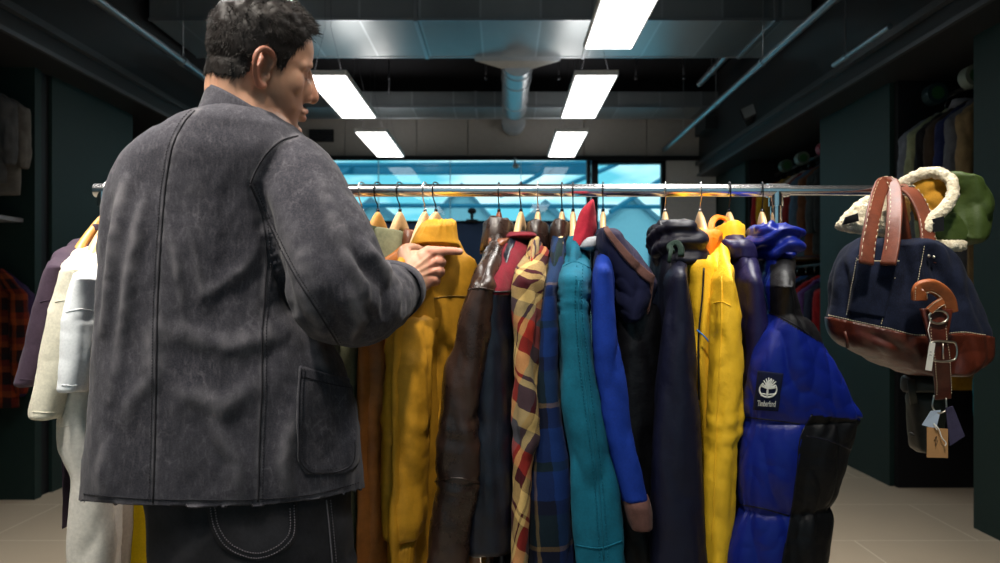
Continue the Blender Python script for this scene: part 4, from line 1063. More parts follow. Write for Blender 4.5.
# ---- right of the hand
root, sl, bv, fr = garment('leather_jacket', 'glossy dark brown leather jacket, first garment right of the pointing hand', 'jacket', 499,
    [(232, 490, 506), (245, 486, 507), (262, 480, 503), (285, 469, 501), (310, 461, 496), (340, 453, 490), (370, 446, 486), (400, 444, 482), (440, 439, 481), (480, 435, 480), (520, 430, 474), (580, 424, 468)], 285, M_brown, 1, Y=1.33, A=.0055, elbow=[(480, 10, .003, .55), (430, 20, .002, .3)], b=.022)
o = MB(); seam(o, bv, [(462, 292), (478, 288), (497, 291)], .0016, .0005); seam(o, bv, [(434, 482), (455, 478), (479, 483)], .0018, .0005); seam(o, bv, [(492, 250), (484, 275), (478, 290)], .0013, .0005); o.build_each('seam', M_brown, sl)
collar(root, fr, M_brown, .066, .030, .024, .046, .016, seed=21, A=.008)
slab([(238, 489, 509), (243, 488, 508), (250, 490, 504)], 1.535, .035, 14, 32, .002, 22).build('collar_strap', M_brownlt, root)

root, sl, bv, fr = garment('leather_jacket', 'navy leather jacket with maroon knitted shoulders beside dark brown leather jacket', 'jacket', 521,
    [(238, 505, 533), (248, 501, 532), (262, 496, 526), (278, 490, 519), (292, 486, 514), (320, 483, 511), (360, 480, 512), (400, 476, 511), (450, 474, 512), (500, 471, 513), (546, 468, 513), (552, 470, 511)], 290, M_navyl, 2, Y=1.355, A=.0035, b=.018, sleeve_mats=[M_navyl, M_maroon], body_mat=M_navyl)
for p in sl.data.polygons:
    z = (sl.data.vertices[p.vertices[0]].co.z + parent_origin(sl).z)
    if z > WZ(291, 1.36): p.material_index = 1
o = MB(); seam(o, bv, [(485, 291), (500, 292), (514, 291)], .002, .0005); o.build_each('seam', M_navyl, sl)
slab([(232, 510, 536), (236, 506, 538), (240, 506, 536)], 1.56, .055, 10, 36, .002, 23).build('collar', M_maroon, root)

root, sl, bv, fr = garment('wool_jacket', 'red, cream and grey plaid wool jacket with brown leather collar', 'jacket', 538,
    [(244, 529, 552), (254, 523, 551), (268, 514, 548), (285, 510, 545), (310, 511, 542), (340, 514, 539), (370, 513, 539), (400, 513, 543), (428, 514, 546), (445, 515, 543), (470, 515, 533), (520, 512, 529), (580, 509, 526)], 280, M_plaidr, 3, Y=1.345, A=.005, b=.018, elbow=[(432, 18, .002, .2)])
collar(root, fr, M_brown, .066, .022, .018, .046, .014, seed=24, A=.004)

root, sl, bv, fr = garment('wool_jacket', 'blue and green plaid wool jacket with black edged lapel', 'jacket', 562,
    [(244, 552, 572), (255, 548, 569), (270, 545, 566), (290, 542, 562), (320, 540, 560), (350, 538, 559), (380, 536, 561), (420, 534, 566), (480, 530, 572), (530, 528, 574), (580, 526, 576)], 285, M_plaidb, 4, Y=1.36, A=.004, b=.018)
collar(root, fr, M_brown, .066, .022, .018, .044, .012, seed=25, A=.004)
o = MB(); seam(o, bv, [(556, 244), (549, 258), (545, 275), (542, 300)], .004, .001, 30); o.build('lapel_edge', M_blk, sl)

root, sl, bv, fr = garment('denim_jacket', 'teal denim jacket with raspberry corduroy collar turned up', 'jacket', 574,
    [(248, 568, 592), (258, 562, 592), (270, 557, 592), (282, 556, 591), (310, 557, 590), (340, 558, 592), (370, 559, 596), (400, 561, 601), (440, 567, 610), (480, 570, 617), (520, 573, 622), (580, 577, 629)], 280, M_teal, 5, Y=1.335, A=.0045, b=.02, elbow=[(300, 16, .002, .5)])
o = MB(); seam(o, bv, [(580, 258), (578, 300), (582, 350), (589, 410), (597, 470), (604, 560)], .0014, .0004); stitches(o, bv, [(577, 262), (575, 300), (578, 350), (585, 410), (593, 470), (600, 560)], 3.4, .0009)
stitches(o, bv, [(583, 262), (581, 300), (586, 350), (593, 410), (601, 470), (608, 560)], 3.4, .0009); seam(o, bv, [(575, 545), (600, 548), (622, 541)], .0014, .0004); seam(o, bv, [(560, 268), (575, 262), (590, 268)], .0012, .0004); o.build('seam', M_teal, sl)
slab([(199, 591, 593.5), (205, 586, 595), (214, 580, 597), (226, 576, 597), (238, 572, 593), (247, 570, 585), (256, 568, 575)], 1.54, .032, 40, 48, .003, 26, fine=1.5, ex=1.7, sh=.4).build('collar', M_red, root)
slab([(236, 586, 597), (244, 578, 597), (251, 574, 594)], 1.525, .04, 14, 30, .004, 27, fine=1.6).build('collar_lining', cloth('pale_grey_lining', srgb(150, 152, 158), .2), root)

root, sl, bv, fr = garment('cotton_coat', 'cobalt blue cotton coat with turned brown corduroy cuff', 'coat', 603,
    [(244, 596, 608), (254, 595, 611), (266, 593, 613), (290, 592, 615), (320, 592, 616), (350, 593, 620), (390, 596, 627), (430, 604, 633), (465, 613, 640), (500, 622, 647)], 270, M_cobalt, 6, Y=1.335, Tk=.042, A=.0035, b=.024, body_mat=cloth('navy_cotton', srgb(15, 19, 48), .25))
slab([(494, 622, 648), (499, 622, 649), (512, 625, 651), (524, 629, 651), (527, 630, 650)], 1.375, .048, 18, 36, .0015, 28, fine=2).build('cuff', M_cord, root)
def hoodrows(R, py, th): return R
hm = slab([(229, 600, 616), (236, 598, 622), (246, 597, 632), (258, 601, 643), (272, 607, 653), (284, 610, 658), (298, 613, 654), (312, 618, 645), (322, 624, 634)], 1.47, .060, 90, 90, .004, 29, fine=1.2, sh=.35)
ho = hm.build('hood', [cloth('navy_cotton', srgb(15, 19, 48), .25), M_lining], root); bvh_h = BVHTree.FromPolygons([tuple(v) for v in hm.verts()], hm.f); HVt = hm.verts()
EDG = [(606, 229), (612, 238), (621, 250), (631, 262), (642, 273), (652, 281), (658, 285)]
for p, f in zip(ho.data.polygons, hm.f):
    c = HVt[list(f)].mean(0); a, b_ = CX + c[0] / c[1] * F, CY - (c[2] - CZ) / c[1] * F
    if b_ < 286 and a > np.interp(b_, [e[1] for e in EDG], [e[0] for e in EDG]): p.material_index = 1
pts = [shoot(bvh_h, a, b_, .003) for a, b_, _ in smooth_path([(*e, 0) for e in EDG], 50)]; pts = [tuple(p) for p in pts if p is not None]
pts = smooth_path(pts[::4] + [pts[-1]], 60)
mb = MB(); mb.tube(pts, np.interp(np.linspace(0, 1, 60), [0, .5, .9, 1], [.6, 1, 1.2, .5]), 14, flat=(.0085, .004), up=(0, 1, 0)); mb.build('hood_edge', M_cord, root)
slab([(233, 598, 614), (238, 596, 617), (246, 596, 614)], 1.55, .05, 14, 36, .003, 30).build('collar', M_lining, root)

slab([(296, 616, 640), (306, 612, 656), (330, 612, 660), (360, 610, 660), (420, 610, 660), (500, 614, 658), (580, 618, 656)], 1.475, .04, 60, 44, .006, 38).build('front_panel', nylon('black_nylon', srgb(10, 10, 15), .5, .2, .4), root)

root, sl, bv, fr = garment('hooded_parka', 'navy hooded parka with dark green drawstring tab, beside yellow anorak', 'parka', 665,
    [(250, 672, 684), (262, 668, 687), (285, 666, 690), (320, 664, 692), (360, 659, 696), (400, 655, 698), (450, 652, 701), (500, 651, 703), (580, 649, 708)], 275, M_navy, 8, Y=1.335, Tk=.044, A=.0035, b=.026, body_mat=M_navyd)
slab([(222, 660, 684), (227, 653, 692), (235, 649, 699), (245, 649, 704), (255, 652, 705), (263, 658, 704), (270, 668, 700)], 1.52, .085, 60, 80, .004, 31, fine=1.0, vert=9, fn=lambda R, py, th: R + ring_normals(R) * (.0050 * np.sin(py[:, None] * .36 + th[None] * 3 + 1.5 * np.sin(th[None] * 2)))[..., None]).build('hood', M_navyd, root)
mb = MB(); mb.tube(smooth_path([tuple(P(672, 252, 1.40)), tuple(P(670, 246, 1.42)), tuple(P(676, 243, 1.425)), tuple(P(681, 248, 1.41)), tuple(P(681, 256, 1.40))], 20), 1.0, 12, flat=(.006, .004)); mb.tube([tuple(P(671, 250, 1.40)), tuple(P(669, 262, 1.385))], .004, 10)
mb.build('drawstring_tab', M_dkgreen, root)

root, sl, bv, fr = garment('anorak', 'bright yellow anorak with orange lined collar', 'anorak', 700,
    [(238, 704, 722), (250, 708, 727), (264, 714, 731), (280, 716, 735), (310, 713, 738), (340, 711, 740), (380, 708, 742), (410, 706, 742), (430, 704, 740), (445, 702, 735), (480, 699, 734), (530, 700, 730), (580, 703, 727)], 278, M_yel, 9, Y=1.345, Tk=.044, A=.0042, fine=1.5, b=.03, elbow=[(425, 22, .0018, .35)])
slab([(231, 693, 716), (236, 690, 720), (246, 688, 718), (256, 687, 712), (264, 688, 708), (270, 693, 703)], 1.525, .055, 36, 54, .005, 32, fine=1.2, vert=9).build('collar', M_orange, root)
slab([(255, 684, 714), (270, 685, 718), (300, 688, 718), (360, 690, 716), (420, 692, 712), (500, 694, 708), (575, 694, 706)], 1.465, .035, 50, 40, .004, 33).build('front_panel', M_yel, root)
mb = MB(); mb.tube(smooth_path([tuple(P(704, 268, 1.428)), tuple(P(702, 300, 1.425)), tuple(P(699, 330, 1.425)), tuple(P(699, 400, 1.425))], 30), 1.0, 10, flat=(.0018, .0012)); mb.build('zipper', M_black, root)
mb = MB(); mb.tube(smooth_path([tuple(P(697, 330, 1.42)), tuple(P(704, 336, 1.415)), tuple(P(713, 347, 1.41))], 20), .0016, 8); mb.build('cord', plain('blue_cord', srgb(40, 110, 190), .6), root)
o = MB(); seam(o, bv, [(714, 303), (722, 302), (731, 306)], .0013, .0004); seam(o, bv, [(722, 262), (722, 300), (720, 360), (716, 440), (712, 540)], .0012, .0004); o.build_each('seam', M_yel, sl)

root, sl, bv, fr = garment('hooded_jacket', 'purple navy jacket with yellow lined collar, left of the blue puffer', 'jacket', 729,
    [(240, 728, 748), (252, 730, 753), (270, 735, 760), (300, 740, 764), (340, 742, 765), (400, 740, 760), (470, 736, 754), (530, 730, 748), (580, 726, 744)], 280, M_purple, 10, Y=1.37, A=.004, b=.024)
collar(root, fr, M_yel, .070, .027, .014, .030, .012, seed=34, A=.006)
MB().tube(smooth_path([tuple(P(a, b_, c)) for a, b_, c in ((713, 238, 1.56), (711, 228, 1.57), (713, 221, 1.585), (719, 217, 1.60), (726, 219, 1.60), (731, 225, 1.58))], 40), 1.0, 16, flat=(.007, .003), up=(0, 1, 0)).build('collar_flap', M_orange, root)
slab([(240, 724, 746), (246, 722, 750), (254, 724, 753), (262, 728, 754)], 1.50, .05, 18, 40, .004, 36, fine=1.4).build('hood', M_purple, root)

# ---- the blue and black puffer
def puff(R, py, th):
    N = ring_normals(R); seams_ = (314, 420, 508, 600); a = np.zeros(len(py))
    for s0, s1 in zip(seams_, seams_[1:]):
        t = np.clip((py - s0) / (s1 - s0), 0, 1); m_ = (py >= s0) & (py < s1); a[m_] = (np.sin(np.pi * t[m_])) ** .5
    a = (a - .85) * .018
    wr = .0022 * np.exp(-np.min(np.abs(py[:, None] - np.array([420, 508])[None]), 1) / 9)[:, None] * np.sin(th * 17 + 2 * np.sin(th * 5))[None]
    return R + N * (np.where(py > 314, a, (-.85 * .018) * np.clip((py - 262) / 52, 0, 1))[:, None] + wr)[..., None]
root, sl, bv, fr = garment('puffer_jacket', 'big blue and black padded jacket with a white tree emblem, last on the rail', 'jacket', 762,
    [(246, 768, 786), (256, 769, 793), (270, 769, 798), (290, 768, 805), (312, 766, 813), (340, 760, 824), (370, 750, 838), (400, 743, 855), (418, 740, 867), (430, 739, 860), (450, 738, 848), (480, 736, 840), (515, 734, 836), (545, 729, 828), (590, 722, 822)], 285, M_pufb, 11, Y=1.31, Tk=.062, A=.005, fine=.9, b=.018, fn=puff, sleeve_mats=[M_pufb, M_pufk], ex=2.2, m=230, n=200)
V = np.array([tuple(v.co) for v in sl.data.vertices]) + np.array(parent_origin(sl))
for p in sl.data.polygons:
    c = V[list(p.vertices)].mean(0); a, b_ = CX + c[0] / c[1] * F, CY - (c[2] - CZ) / c[1] * F
    top = b_ < 312 + (a - 768) * .58 and a > 770 + max(0, (b_ - 262)) * .0
    low = b_ > 415 + (a - 813) * .1 and a > np.interp(b_, [414, 432, 515, 563], [812, 802, 791, 782])
    if top or low: p.material_index = 1
o = MB(); seam(o, bv, [(744, 417), (770, 420), (800, 424)], .0016, -.0004); seam(o, bv, [(736, 504), (760, 508), (789, 516)], .0016, -.0004); seam(o, bv, [(769, 312), (790, 322), (818, 341)], .0014, .0); seam(o, bv, [(812, 415), (802, 433), (797, 470), (791, 515), (783, 560)], .0014, 0); seam(o, bv, [(806, 436), (830, 441), (852, 450)], .0016, -.0004)
o.build_each('seam', M_navyd, sl)
slab([(224, 764, 786), (229, 754, 793), (237, 750, 797), (246, 752, 797), (254, 757, 793), (260, 765, 788)], 1.51, .08, 60, 80, .004, 37, fine=1.2, vert=11, fn=lambda R, py, th: R + ring_normals(R) * (.0055 * np.sin(py[:, None] * .42 + th[None] * 2 + 1.8 * np.sin(th[None] * 3)))[..., None]).build('collar', M_pufb, root)
# emblem patch: a tree in a ring over a line of lettering
pm = MB(); decal_grid(pm, bv, [(758.5, 370.5), (754, 409.5)], [(783, 373.5), (778, 411)], 14, 20, .0022)
pt = pm.build('emblem_patch', M_patch, sl); md = pt.modifiers.new('thick', 'SOLIDIFY'); md.thickness = .002; md.offset = -1
bvpt = BVHTree.FromPolygons([tuple(v) for v in pm.verts()], pm.f)
em = MB()
def T_(x, y): return (768.3 + x * 1.0 - y * -.06 * 0 - (y) * .10, 389 + y + x * .05)   # emblem frame leans with the sleeve
def stroke(pts, w0, w1=None):
    q = smooth_path([(*p, 0) for p in pts], 14); L = [shoot(bvpt, *T_(a, b_), .0008) for a, b_, _ in q]; L = [p for p in L if p is not None]
    if len(L) > 2: em.tube(L, [w0 + ((w1 or w0) - w0) * i / (len(L) - 1) for i in range(len(L))], 6)
k = 1 / 505.
arc = lambda r, a0, a1, cy=0.5: [(r * math.cos(math.radians(a)), cy + r * .92 * math.sin(math.radians(a))) for a in np.linspace(a0, a1, 10)]
stroke(arc(8.4, 20, 160), .0016); stroke(arc(8.4, 160, 232), .0014, .0010); stroke(arc(8.4, 20, -40), .0014, .0010)
stroke([(-.4, 6.5), (-.5, 2), (-.3, -2)], .0021, .0016)
stroke([(-7.6, 4.6), (0, 5.2), (7.6, 4.4)], .0011); stroke([(-6.6, 6.8), (0, 7.4), (6.6, 6.6)], .0010)
for e in ((-6.5, -5.5), (-5.2, -8.5), (-3.0, -10.2), (-.6, -11.4), (2.2, -10.6), (4.6, -9.4), (7.0, -8.0), (6.6, -4.4), (-7.0, -2.4), (7.4, -1.8)):
    stroke([(-.4, -.5), (e[0] * .45, e[1] * .5), e], .0015, .0009)
    stroke([(e[0] * .5, e[1] * .55), (e[0] * .62 + 1.6, e[1] * .9)], .0010, .0007)
for sx in (-1, 1): stroke([(sx * 6.2, -3.4), (sx * 4.0, -2.0), (sx * 2.0, -2.4)], .0013)
em.build('tree_emblem', M_patchw, pt)
cu = bpy.data.curves.new('wordmark', 'FONT'); cu.body = 'Timberland'; cu.size = 1; cu.align_x = 'CENTER'
to = bpy.data.objects.new('wordmark', cu); COL.objects.link(to); dg = bpy.context.evaluated_depsgraph_get(); tm = bpy.data.meshes.new_from_object(to.evaluated_get(dg)); bpy.data.objects.remove(to)
TV = np.array([tuple(v.co) for v in tm.vertices]); x0_, x1_ = TV[:, 0].min(), TV[:, 0].max(); wm = MB(); NVt = []
for x, y, _ in TV:
    a = ((x - x0_) / (x1_ - x0_) - .5) * 17.5; p = shoot(bvpt, *T_(a - .2, 17.2 - y * 8.2), .0009)
    NVt.append(tuple(p) if p is not None else (0, 0, 0))
wm.add(NVt, [tuple(p.vertices) for p in tm.polygons]); wo = wm.build('wordmark', M_patchw, pt, smooth=False); md = wo.modifiers.new('thick', 'SOLIDIFY'); md.thickness = .0009; md.offset = 1

# ---- under and left of the hand: deeper, so the arm passes in front
root, sl, bv, fr = garment('suede_jacket', 'mustard yellow suede jacket the man points at', 'jacket', 437,
    [(302, 398, 414), (312, 392, 420), (330, 388, 425), (370, 386, 429), (400, 385, 430), (430, 385, 429), (470, 384, 427), (515, 384, 425), (532, 386, 421), (538, 389, 417)], 318, M_must, 12, Y=1.43, Tk=.042, A=.006, b=.02, far=True, elbow=[(420, 24, .002, .2)])
mb = slab([(240, 414, 458), (250, 409, 464), (264, 404, 475), (285, 402, 476), (310, 402, 472), (350, 404, 462), (400, 408, 454), (450, 412, 450), (510, 414, 446), (575, 416, 442)], 1.60, .036, 70, 56, .005, 41, fine=.8, sh=.5)
bk = mb.build('back_panel', M_must, root); bvk = BVHTree.FromPolygons([tuple(v) for v in mb.verts()], mb.f)
o = MB(); seam(o, bvk, [(404, 312), (425, 301), (450, 296), (474, 297)], .0018, .0006); seam(o, bvk, [(424, 302), (426, 340), (430, 400)], .0014, .0005); o.build_each('seam', leather('dark_mustard_suede', srgb(120, 88, 14), .7), bk)
slab([(537, 389, 417), (541, 388, 416), (555, 388, 415), (580, 390, 412)], 1.472, .036, 26, 60, .0, 42, fn=lambda R, py, th: R + ring_normals(R) * (.0018 * np.sin(th * 22))[None, :, None]).build('cuff', M_must, root)
slab([(220, 427, 452), (222, 424, 456), (231, 418, 457), (240, 413, 459), (246, 411, 461), (247.5, 412, 460)], 1.545, .055, 30, 70, .002, 43, fine=1.0, vert=3, fn=lambda R, py, th: R + ring_normals(R) * (.0022 * np.sin(th * 26 + 1.5 * np.sin(th * 7)) * np.clip((240 - py[:, None]) / 14, 0, 1))[..., None]).build('collar', M_must, root)

root, sl, bv, fr = garment('leather_jacket', 'tan brown leather jacket hanging left of the mustard jacket', 'jacket', 425,
    [(250, 386, 410), (262, 378, 406), (280, 372, 402), (300, 367, 398), (330, 365, 397), (360, 364, 396), (400, 363, 394), (450, 363, 391), (500, 364, 389), (580, 364, 391)], 300, M_tan, 13, Y=1.455, Tk=.04, A=.005, b=.014, elbow=[(440, 20, .002, .3)], zc=236)
collar(root, fr, M_brownlt, .064, .020, .020, .04, .012, seed=44)
root, sl, bv, fr = garment('suede_jacket', 'pale sage suede jacket peeking over the cuff of the man', 'jacket', 400,
    [(246, 373, 398), (256, 370, 392), (270, 366, 386), (290, 362, 382), (330, 358, 378), (400, 355, 372), (580, 355, 372)], 300, M_sage, 14, Y=1.475, Tk=.035, A=.004, b=.012, zc=236)
collar(root, fr, M_sage, .080, .030, .022, .052, .022, seed=45, A=.006)
root, sl, bv, fr = garment('tweed_coat', 'dark olive collared coat, its grey green sleeve showing below the elbow of the man', 'coat', 379,
    [(240, 362, 378), (255, 356, 374), (280, 352, 370), (320, 348, 366), (380, 346, 364), (450, 346, 364), (580, 345, 364)], 290, cloth('grey_green_tweed', srgb(66, 68, 56), .5, .95, .3, 500, .6, 60), 15, Y=1.49, Tk=.035, A=.004, b=.012, zc=236)
collar(root, fr, M_olive, .085, .034, .028, .056, .026, seed=46)
root, sl, bv, fr = garment('leather_jacket', 'chestnut jacket with a brown pile collar beside the shoulder of the man', 'jacket', 362,
    [(236, 350, 364), (250, 346, 360), (280, 342, 358), (330, 338, 354), (400, 336, 350), (580, 334, 348)], 290, M_brownlt, 16, Y=1.505, Tk=.035, A=.004, b=.012, zc=232)
collar(root, fr, M_fur, .062, .024, .034, .030, .014, seed=47, A=.006)

# ---- left of the man
M_plum = cloth('plum_jersey', srgb(66, 52, 66), .2, .9, .2, 900, .2); M_cream = cloth('cream_jersey', srgb(226, 220, 200), .06, .9, .2, 900, .2); M_whitej = cloth('white_jersey', srgb(232, 236, 240), .05, .9, .2, 900, .2)
M_greyj = cloth('pale_grey_fleece', srgb(208, 204, 196), .08, .95, .3, 600, .3); M_ylw = cloth('yellow_fleece', srgb(232, 196, 20), .1, .9, .2)
G_L = 'shirts on the left end of the rail'
def shirt(name, lab, cat, hook, rows, sh, mat, seed, Y, hem, **kw):
    root, sl, bv, fr = garment(name, lab, cat, hook, rows, sh, mat, seed, Y=Y, Tk=.045, A=.0035, b=.016, group=G_L, hem=hem, fine=.8, **kw)
    r = rows[-1]; s2 = MB()
    if r[0] < 500: seam(s2, bv, [(r[1] + .8, r[0] - 6), ((r[1] + r[2]) / 2, r[0] - 5.5), (r[2] - .8, r[0] - 6)], .0008, .0003, 20)
    k = len(rows) // 2; r = rows[k]; seam(s2, bv, [(r[1] + 1, r[0] + 2), ((r[1] + r[2]) / 2, r[0] - 1), (r[2] - 1, r[0] + 2)], .0009, .0003, 20)
    if s2.v: s2.build_each('seam', mat, sl)
    return root, fr
def neckband(root, fr, mat): collar(root, fr, mat, .075, .020, .006, .008, .003, 'neckband', A=.0005)
R_ = shirt('t_shirt', 'plum coloured t-shirt at the left end of the rail', 't-shirt', 107, [(240, 80, 97), (248, 66, 92), (256, 55, 86), (270, 46, 82), (300, 39, 74), (340, 29, 64), (378, 20, 52), (385, 19, 44)], 268, M_plum, 51, 1.335, .745, half=.245); neckband(*R_, M_plum)
R_ = shirt('t_shirt', 'cream t-shirt with long wide sleeve beside plum t-shirt', 't-shirt', 114, [(244, 88, 104), (252, 74, 98), (260, 66, 95), (270, 60, 93), (300, 54, 88), (340, 47, 80), (380, 39, 73), (412, 32, 66), (418, 32, 64)], 270, M_cream, 53, 1.30, .84); neckband(*R_, M_cream)
R_ = shirt('t_shirt', 'white t-shirt with short sleeve against the back of the man', 't-shirt', 121, [(248, 96, 112), (256, 84, 106), (266, 75, 102), (282, 69, 100), (310, 65, 98), (345, 63, 96), (380, 61, 90), (391, 61, 86)], 278, M_whitej, 55, 1.27, .80); neckband(*R_, M_whitej)
R_ = shirt('sweatshirt', 'pale grey sweatshirt hanging lowest under the white t-shirt', 'sweatshirt', 128, [(262, 98, 118), (300, 88, 108), (350, 78, 104), (385, 72, 98), (400, 66, 98), (425, 59, 100), (445, 60, 103), (478, 75, 108), (515, 71, 113), (545, 68, 116), (580, 67, 114)], 300, M_greyj, 57, 1.33, .55, half=.17)
R_ = shirt('sweatshirt', 'oatmeal sweatshirt below the jacket hem between pale grey and yellow ones', 'sweatshirt', 146, [(270, 114, 126), (300, 108, 124), (400, 102, 126), (480, 101, 131), (520, 103, 132), (580, 103, 130)], 330, cloth('oatmeal_fleece', srgb(190, 180, 166), .1, .95, .3, 600, .3), 59, 1.49, .50, half=.10)
R_ = shirt('sweatshirt', 'bright yellow sweatshirt sliver below the jacket hem of the man', 'sweatshirt', 162, [(270, 134, 150), (330, 128, 152), (430, 126, 156), (500, 128, 160), (580, 128, 158)], 330, M_ylw, 61, 1.53, .50, half=.08)
for px, yw, lb, mt in ((107, -7, 'honey coloured hanger holding the plum t-shirt', M_wood2), (114, -12, 'pale hanger holding the cream t-shirt, behind plum one', M_wood), (121, -16, 'hanger inside the white t-shirt next to the back of the man', M_wood), (128, -10, 'hanger of the pale grey sweatshirt, hidden behind the man', M_wood), (146, -5, 'hanger of the oatmeal sweatshirt, hidden behind the man', M_wood), (162, -5, 'hanger of the yellow sweatshirt, hidden behind the man', M_wood)):
    hanger(px, yw, lb, mt, M_wire, drop=.10)
# ================================================================= bag, cap and tags on the end of the rail
def denim_mat(name, col, lt):
    t = NT(name); o = t.obj(); n1 = t.noise(o, 16, 5, .65); n2 = t.noise(t.mapping(o, (900, 900, 250)), 1, 2)
    c = t.mix(t.ramp(n1, [(.35, 0.), (.7, 1.)]), col, lt); c = t.mix(t.math('MULTIPLY', t.ramp(n2, [(.45, 0.), (.7, 1.)]), .35), c, tuple(min(1, x * 2.2) for x in lt)); t.pbsdf(c, .85, 0, .15, t.bump(n2, .35, .001), .02); return t.m
M_indigo = denim_mat('indigo_denim', srgb(9, 13, 26), srgb(26, 32, 52))
M_strap = leather('cognac_leather', srgb(104, 48, 26), .48, .35, 26, .3, .55); M_base = leather('oxblood_leather', srgb(78, 32, 19), .34, .5, 18, .35, .55); M_tanl = leather('light_tan_leather', srgb(150, 80, 38), .4, .3, 26, .3, .5)
M_cthread = plain('cream_thread', srgb(214, 200, 170), .8); M_brass = plain('worn_nickel', (.62, .56, .46), .28, 1.0)
YB_ = 1.60
mb = slab([(239, 862, 920), (243, 854, 931), (252, 845, 944), (266, 837, 955), (282, 833, 963), (300, 832, 970), (318, 831, 979), (330, 833, 984), (342, 842, 985), (352, 860, 984), (362, 880, 976), (369, 895, 962), (373, 908, 944)], YB_, .095, 110, 150, .003, 71, ex=2.15, sh=-.03, fine=1.0, vert=5)
V = np.concatenate(mb.v); N = normals(V, [f if len(f) == 4 else f[:4] for f in mb.f])
pb = CX + V[:, 0] / V[:, 1] * F; qb = CY - (V[:, 2] - CZ) / V[:, 1] * F
dd = .004 * (ridge(V * (9, 9, 7) + 2) - .5) + crease_field(V, [([(846, 258), (858, 300), (850, 318)], 4, -.006), ([(866, 270), (872, 300), (868, 320)], 5, .005), ([(903, 246), (908, 275), (902, 300)], 5, .014), ([(916, 248), (918, 280), (922, 300)], 4, -.012), ([(927, 250), (940, 275), (960, 300)], 6, .010), ([(842, 262), (848, 285), (846, 310)], 6, .007), ([(912, 300), (925, 318), (945, 330)], 6, -.008), ([(860, 330), (890, 344), (915, 360)], 5, .006), ([(955, 270), (965, 300), (972, 325)], 5, -.006), ([(868, 338), (900, 352)], 3, -.004)])
V = V + N * dd[:, None]; mb.v = [V]
curve = lambda x: np.interp(x, [825, 860, 892, 917, 940, 963, 992], [317, 324, 331, 337, 336, 334, 337])
isb = [np.mean([qb[i] for i in f]) > np.interp(np.mean([pb[i] for i in f]), [825, 860, 892, 917, 940, 963, 992], [317, 324, 331, 337, 336, 334, 337]) for f in mb.f]
fa = [f for f, b_ in zip(mb.f, isb) if not b_]; fb = [f for f, b_ in zip(mb.f, isb) if b_]
bvb = BVHTree.FromPolygons([tuple(v) for v in V], mb.f)
def sub(fs):
    us = np.unique(np.concatenate([np.array(f) for f in fs])); mp = -np.ones(len(V), int); mp[us] = np.arange(len(us)); return V[us], [tuple(mp[list(f)]) for f in fs]
bag = MB().add(*sub(fa)).build('tote_bag', M_indigo); tag(bag, 'indigo denim tote bag with brown leather straps hanging on the rail end', 'bag')
bs = MB().add(*sub(fb)).build('leather_base', M_base, bag); bs.modifiers.new('thick', 'SOLIDIFY').thickness = .003
o = MB(); stitches(o, bvb, [(829, 315), (860, 322), (892, 329), (917, 335), (940, 334), (963, 332), (985, 335)], 2.4, .0009)
stitches(o, bvb, [(857, 258), (853, 280), (847, 316)], 2.4, .0008); stitches(o, bvb, [(897, 258), (891, 285), (881, 325)], 2.4, .0008); seam(o, bvb, [(857, 260), (878, 261), (899, 261)], .0012, .0004); stitches(o, bvb, [(856, 275), (875, 277), (895, 278)], 2.4, .0007)
stitches(o, bvb, [(924, 246), (921, 262), (918, 282)], 2.4, .0007)
o.build('stitching', M_cthread, bag)
o = MB(); seam(o, bvb, [(827, 317), (860, 324), (892, 331), (917, 337), (940, 336), (963, 334), (990, 337)], .0022, .0004, 60); seam(o, bvb, [(846, 333), (870, 342), (892, 352), (915, 362), (935, 367)], .0018, .0003, 60); o.build('piping', M_strap, bs)
pk = MB(); decal_grid(pk, bvb, [(858, 262), (855, 280), (849, 312)], [(898, 262), (892, 285), (884, 318)], 18, 22, .0035); po = pk.build('front_pocket', M_indigo, bag); md = po.modifiers.new('thick', 'SOLIDIFY'); md.thickness = .003; md.offset = -1
def strap(pts, w, t, mat, name, r=None):
    q = smooth_path([(*P(a, b_, c), 0) for a, b_, c in pts], 70); mb = MB(); mb.tube(q[:, :3], 1.0 if r is None else np.interp(np.linspace(0, 1, 70), np.linspace(0, 1, len(r)), r), 18, flat=(w, t), up=(0, 1, 0)); s = mb.build(name, mat, bag)
    st_ = MB(); A_ = q[:, :3]
    tg = np.gradient(A_, axis=0); tg /= np.linalg.norm(tg, axis=1)[:, None]; side = np.cross(tg, [0, 1, 0]); side /= np.linalg.norm(side, axis=1)[:, None]; nn = np.cross(side, tg); nn *= np.where(nn[:, 1] > 0, -1, 1)[:, None]
    for sg in (-1, 1):
        for i in range(2, 66, 2): st_.tube([A_[i] + side[i] * sg * w * .82 + nn[i] * (t + .0006), A_[i + 1] + side[i + 1] * sg * w * .82 + nn[i + 1] * (t + .0006)], .0007, 5)
    st_.build('stitching', M_cthread, s); return s
strap([(866, 264, 1.492), (868, 244, 1.50), (872, 222, 1.515), (876, 203, 1.55), (880, 190, 1.585), (884, 183, 1.606), (889, 182, 1.612), (893, 188, 1.592), (894.5, 200, 1.562), (894, 222, 1.52), (892, 244, 1.50), (888, 265, 1.490)], .0155, .0036, M_strap, 'carry_strap')
strap([(929, 262, 1.520), (928, 240, 1.545), (925, 218, 1.565), (919, 203, 1.582), (911, 192, 1.60), (902, 187, 1.62), (896, 187, 1.645), (897, 200, 1.665), (904, 240, 1.69), (906, 262, 1.71)], .0165, .0036, M_strap, 'carry_strap')
for a, b_ in ((861, 258), (871, 258), (884, 259), (892, 259), (926, 256), (932, 256)):
    p = shoot(bvb, a, b_, .007)
    if p: MB().ell(p, (.0032, .003, .0032), n=12, m=8).build('rivet', M_brass, bag)
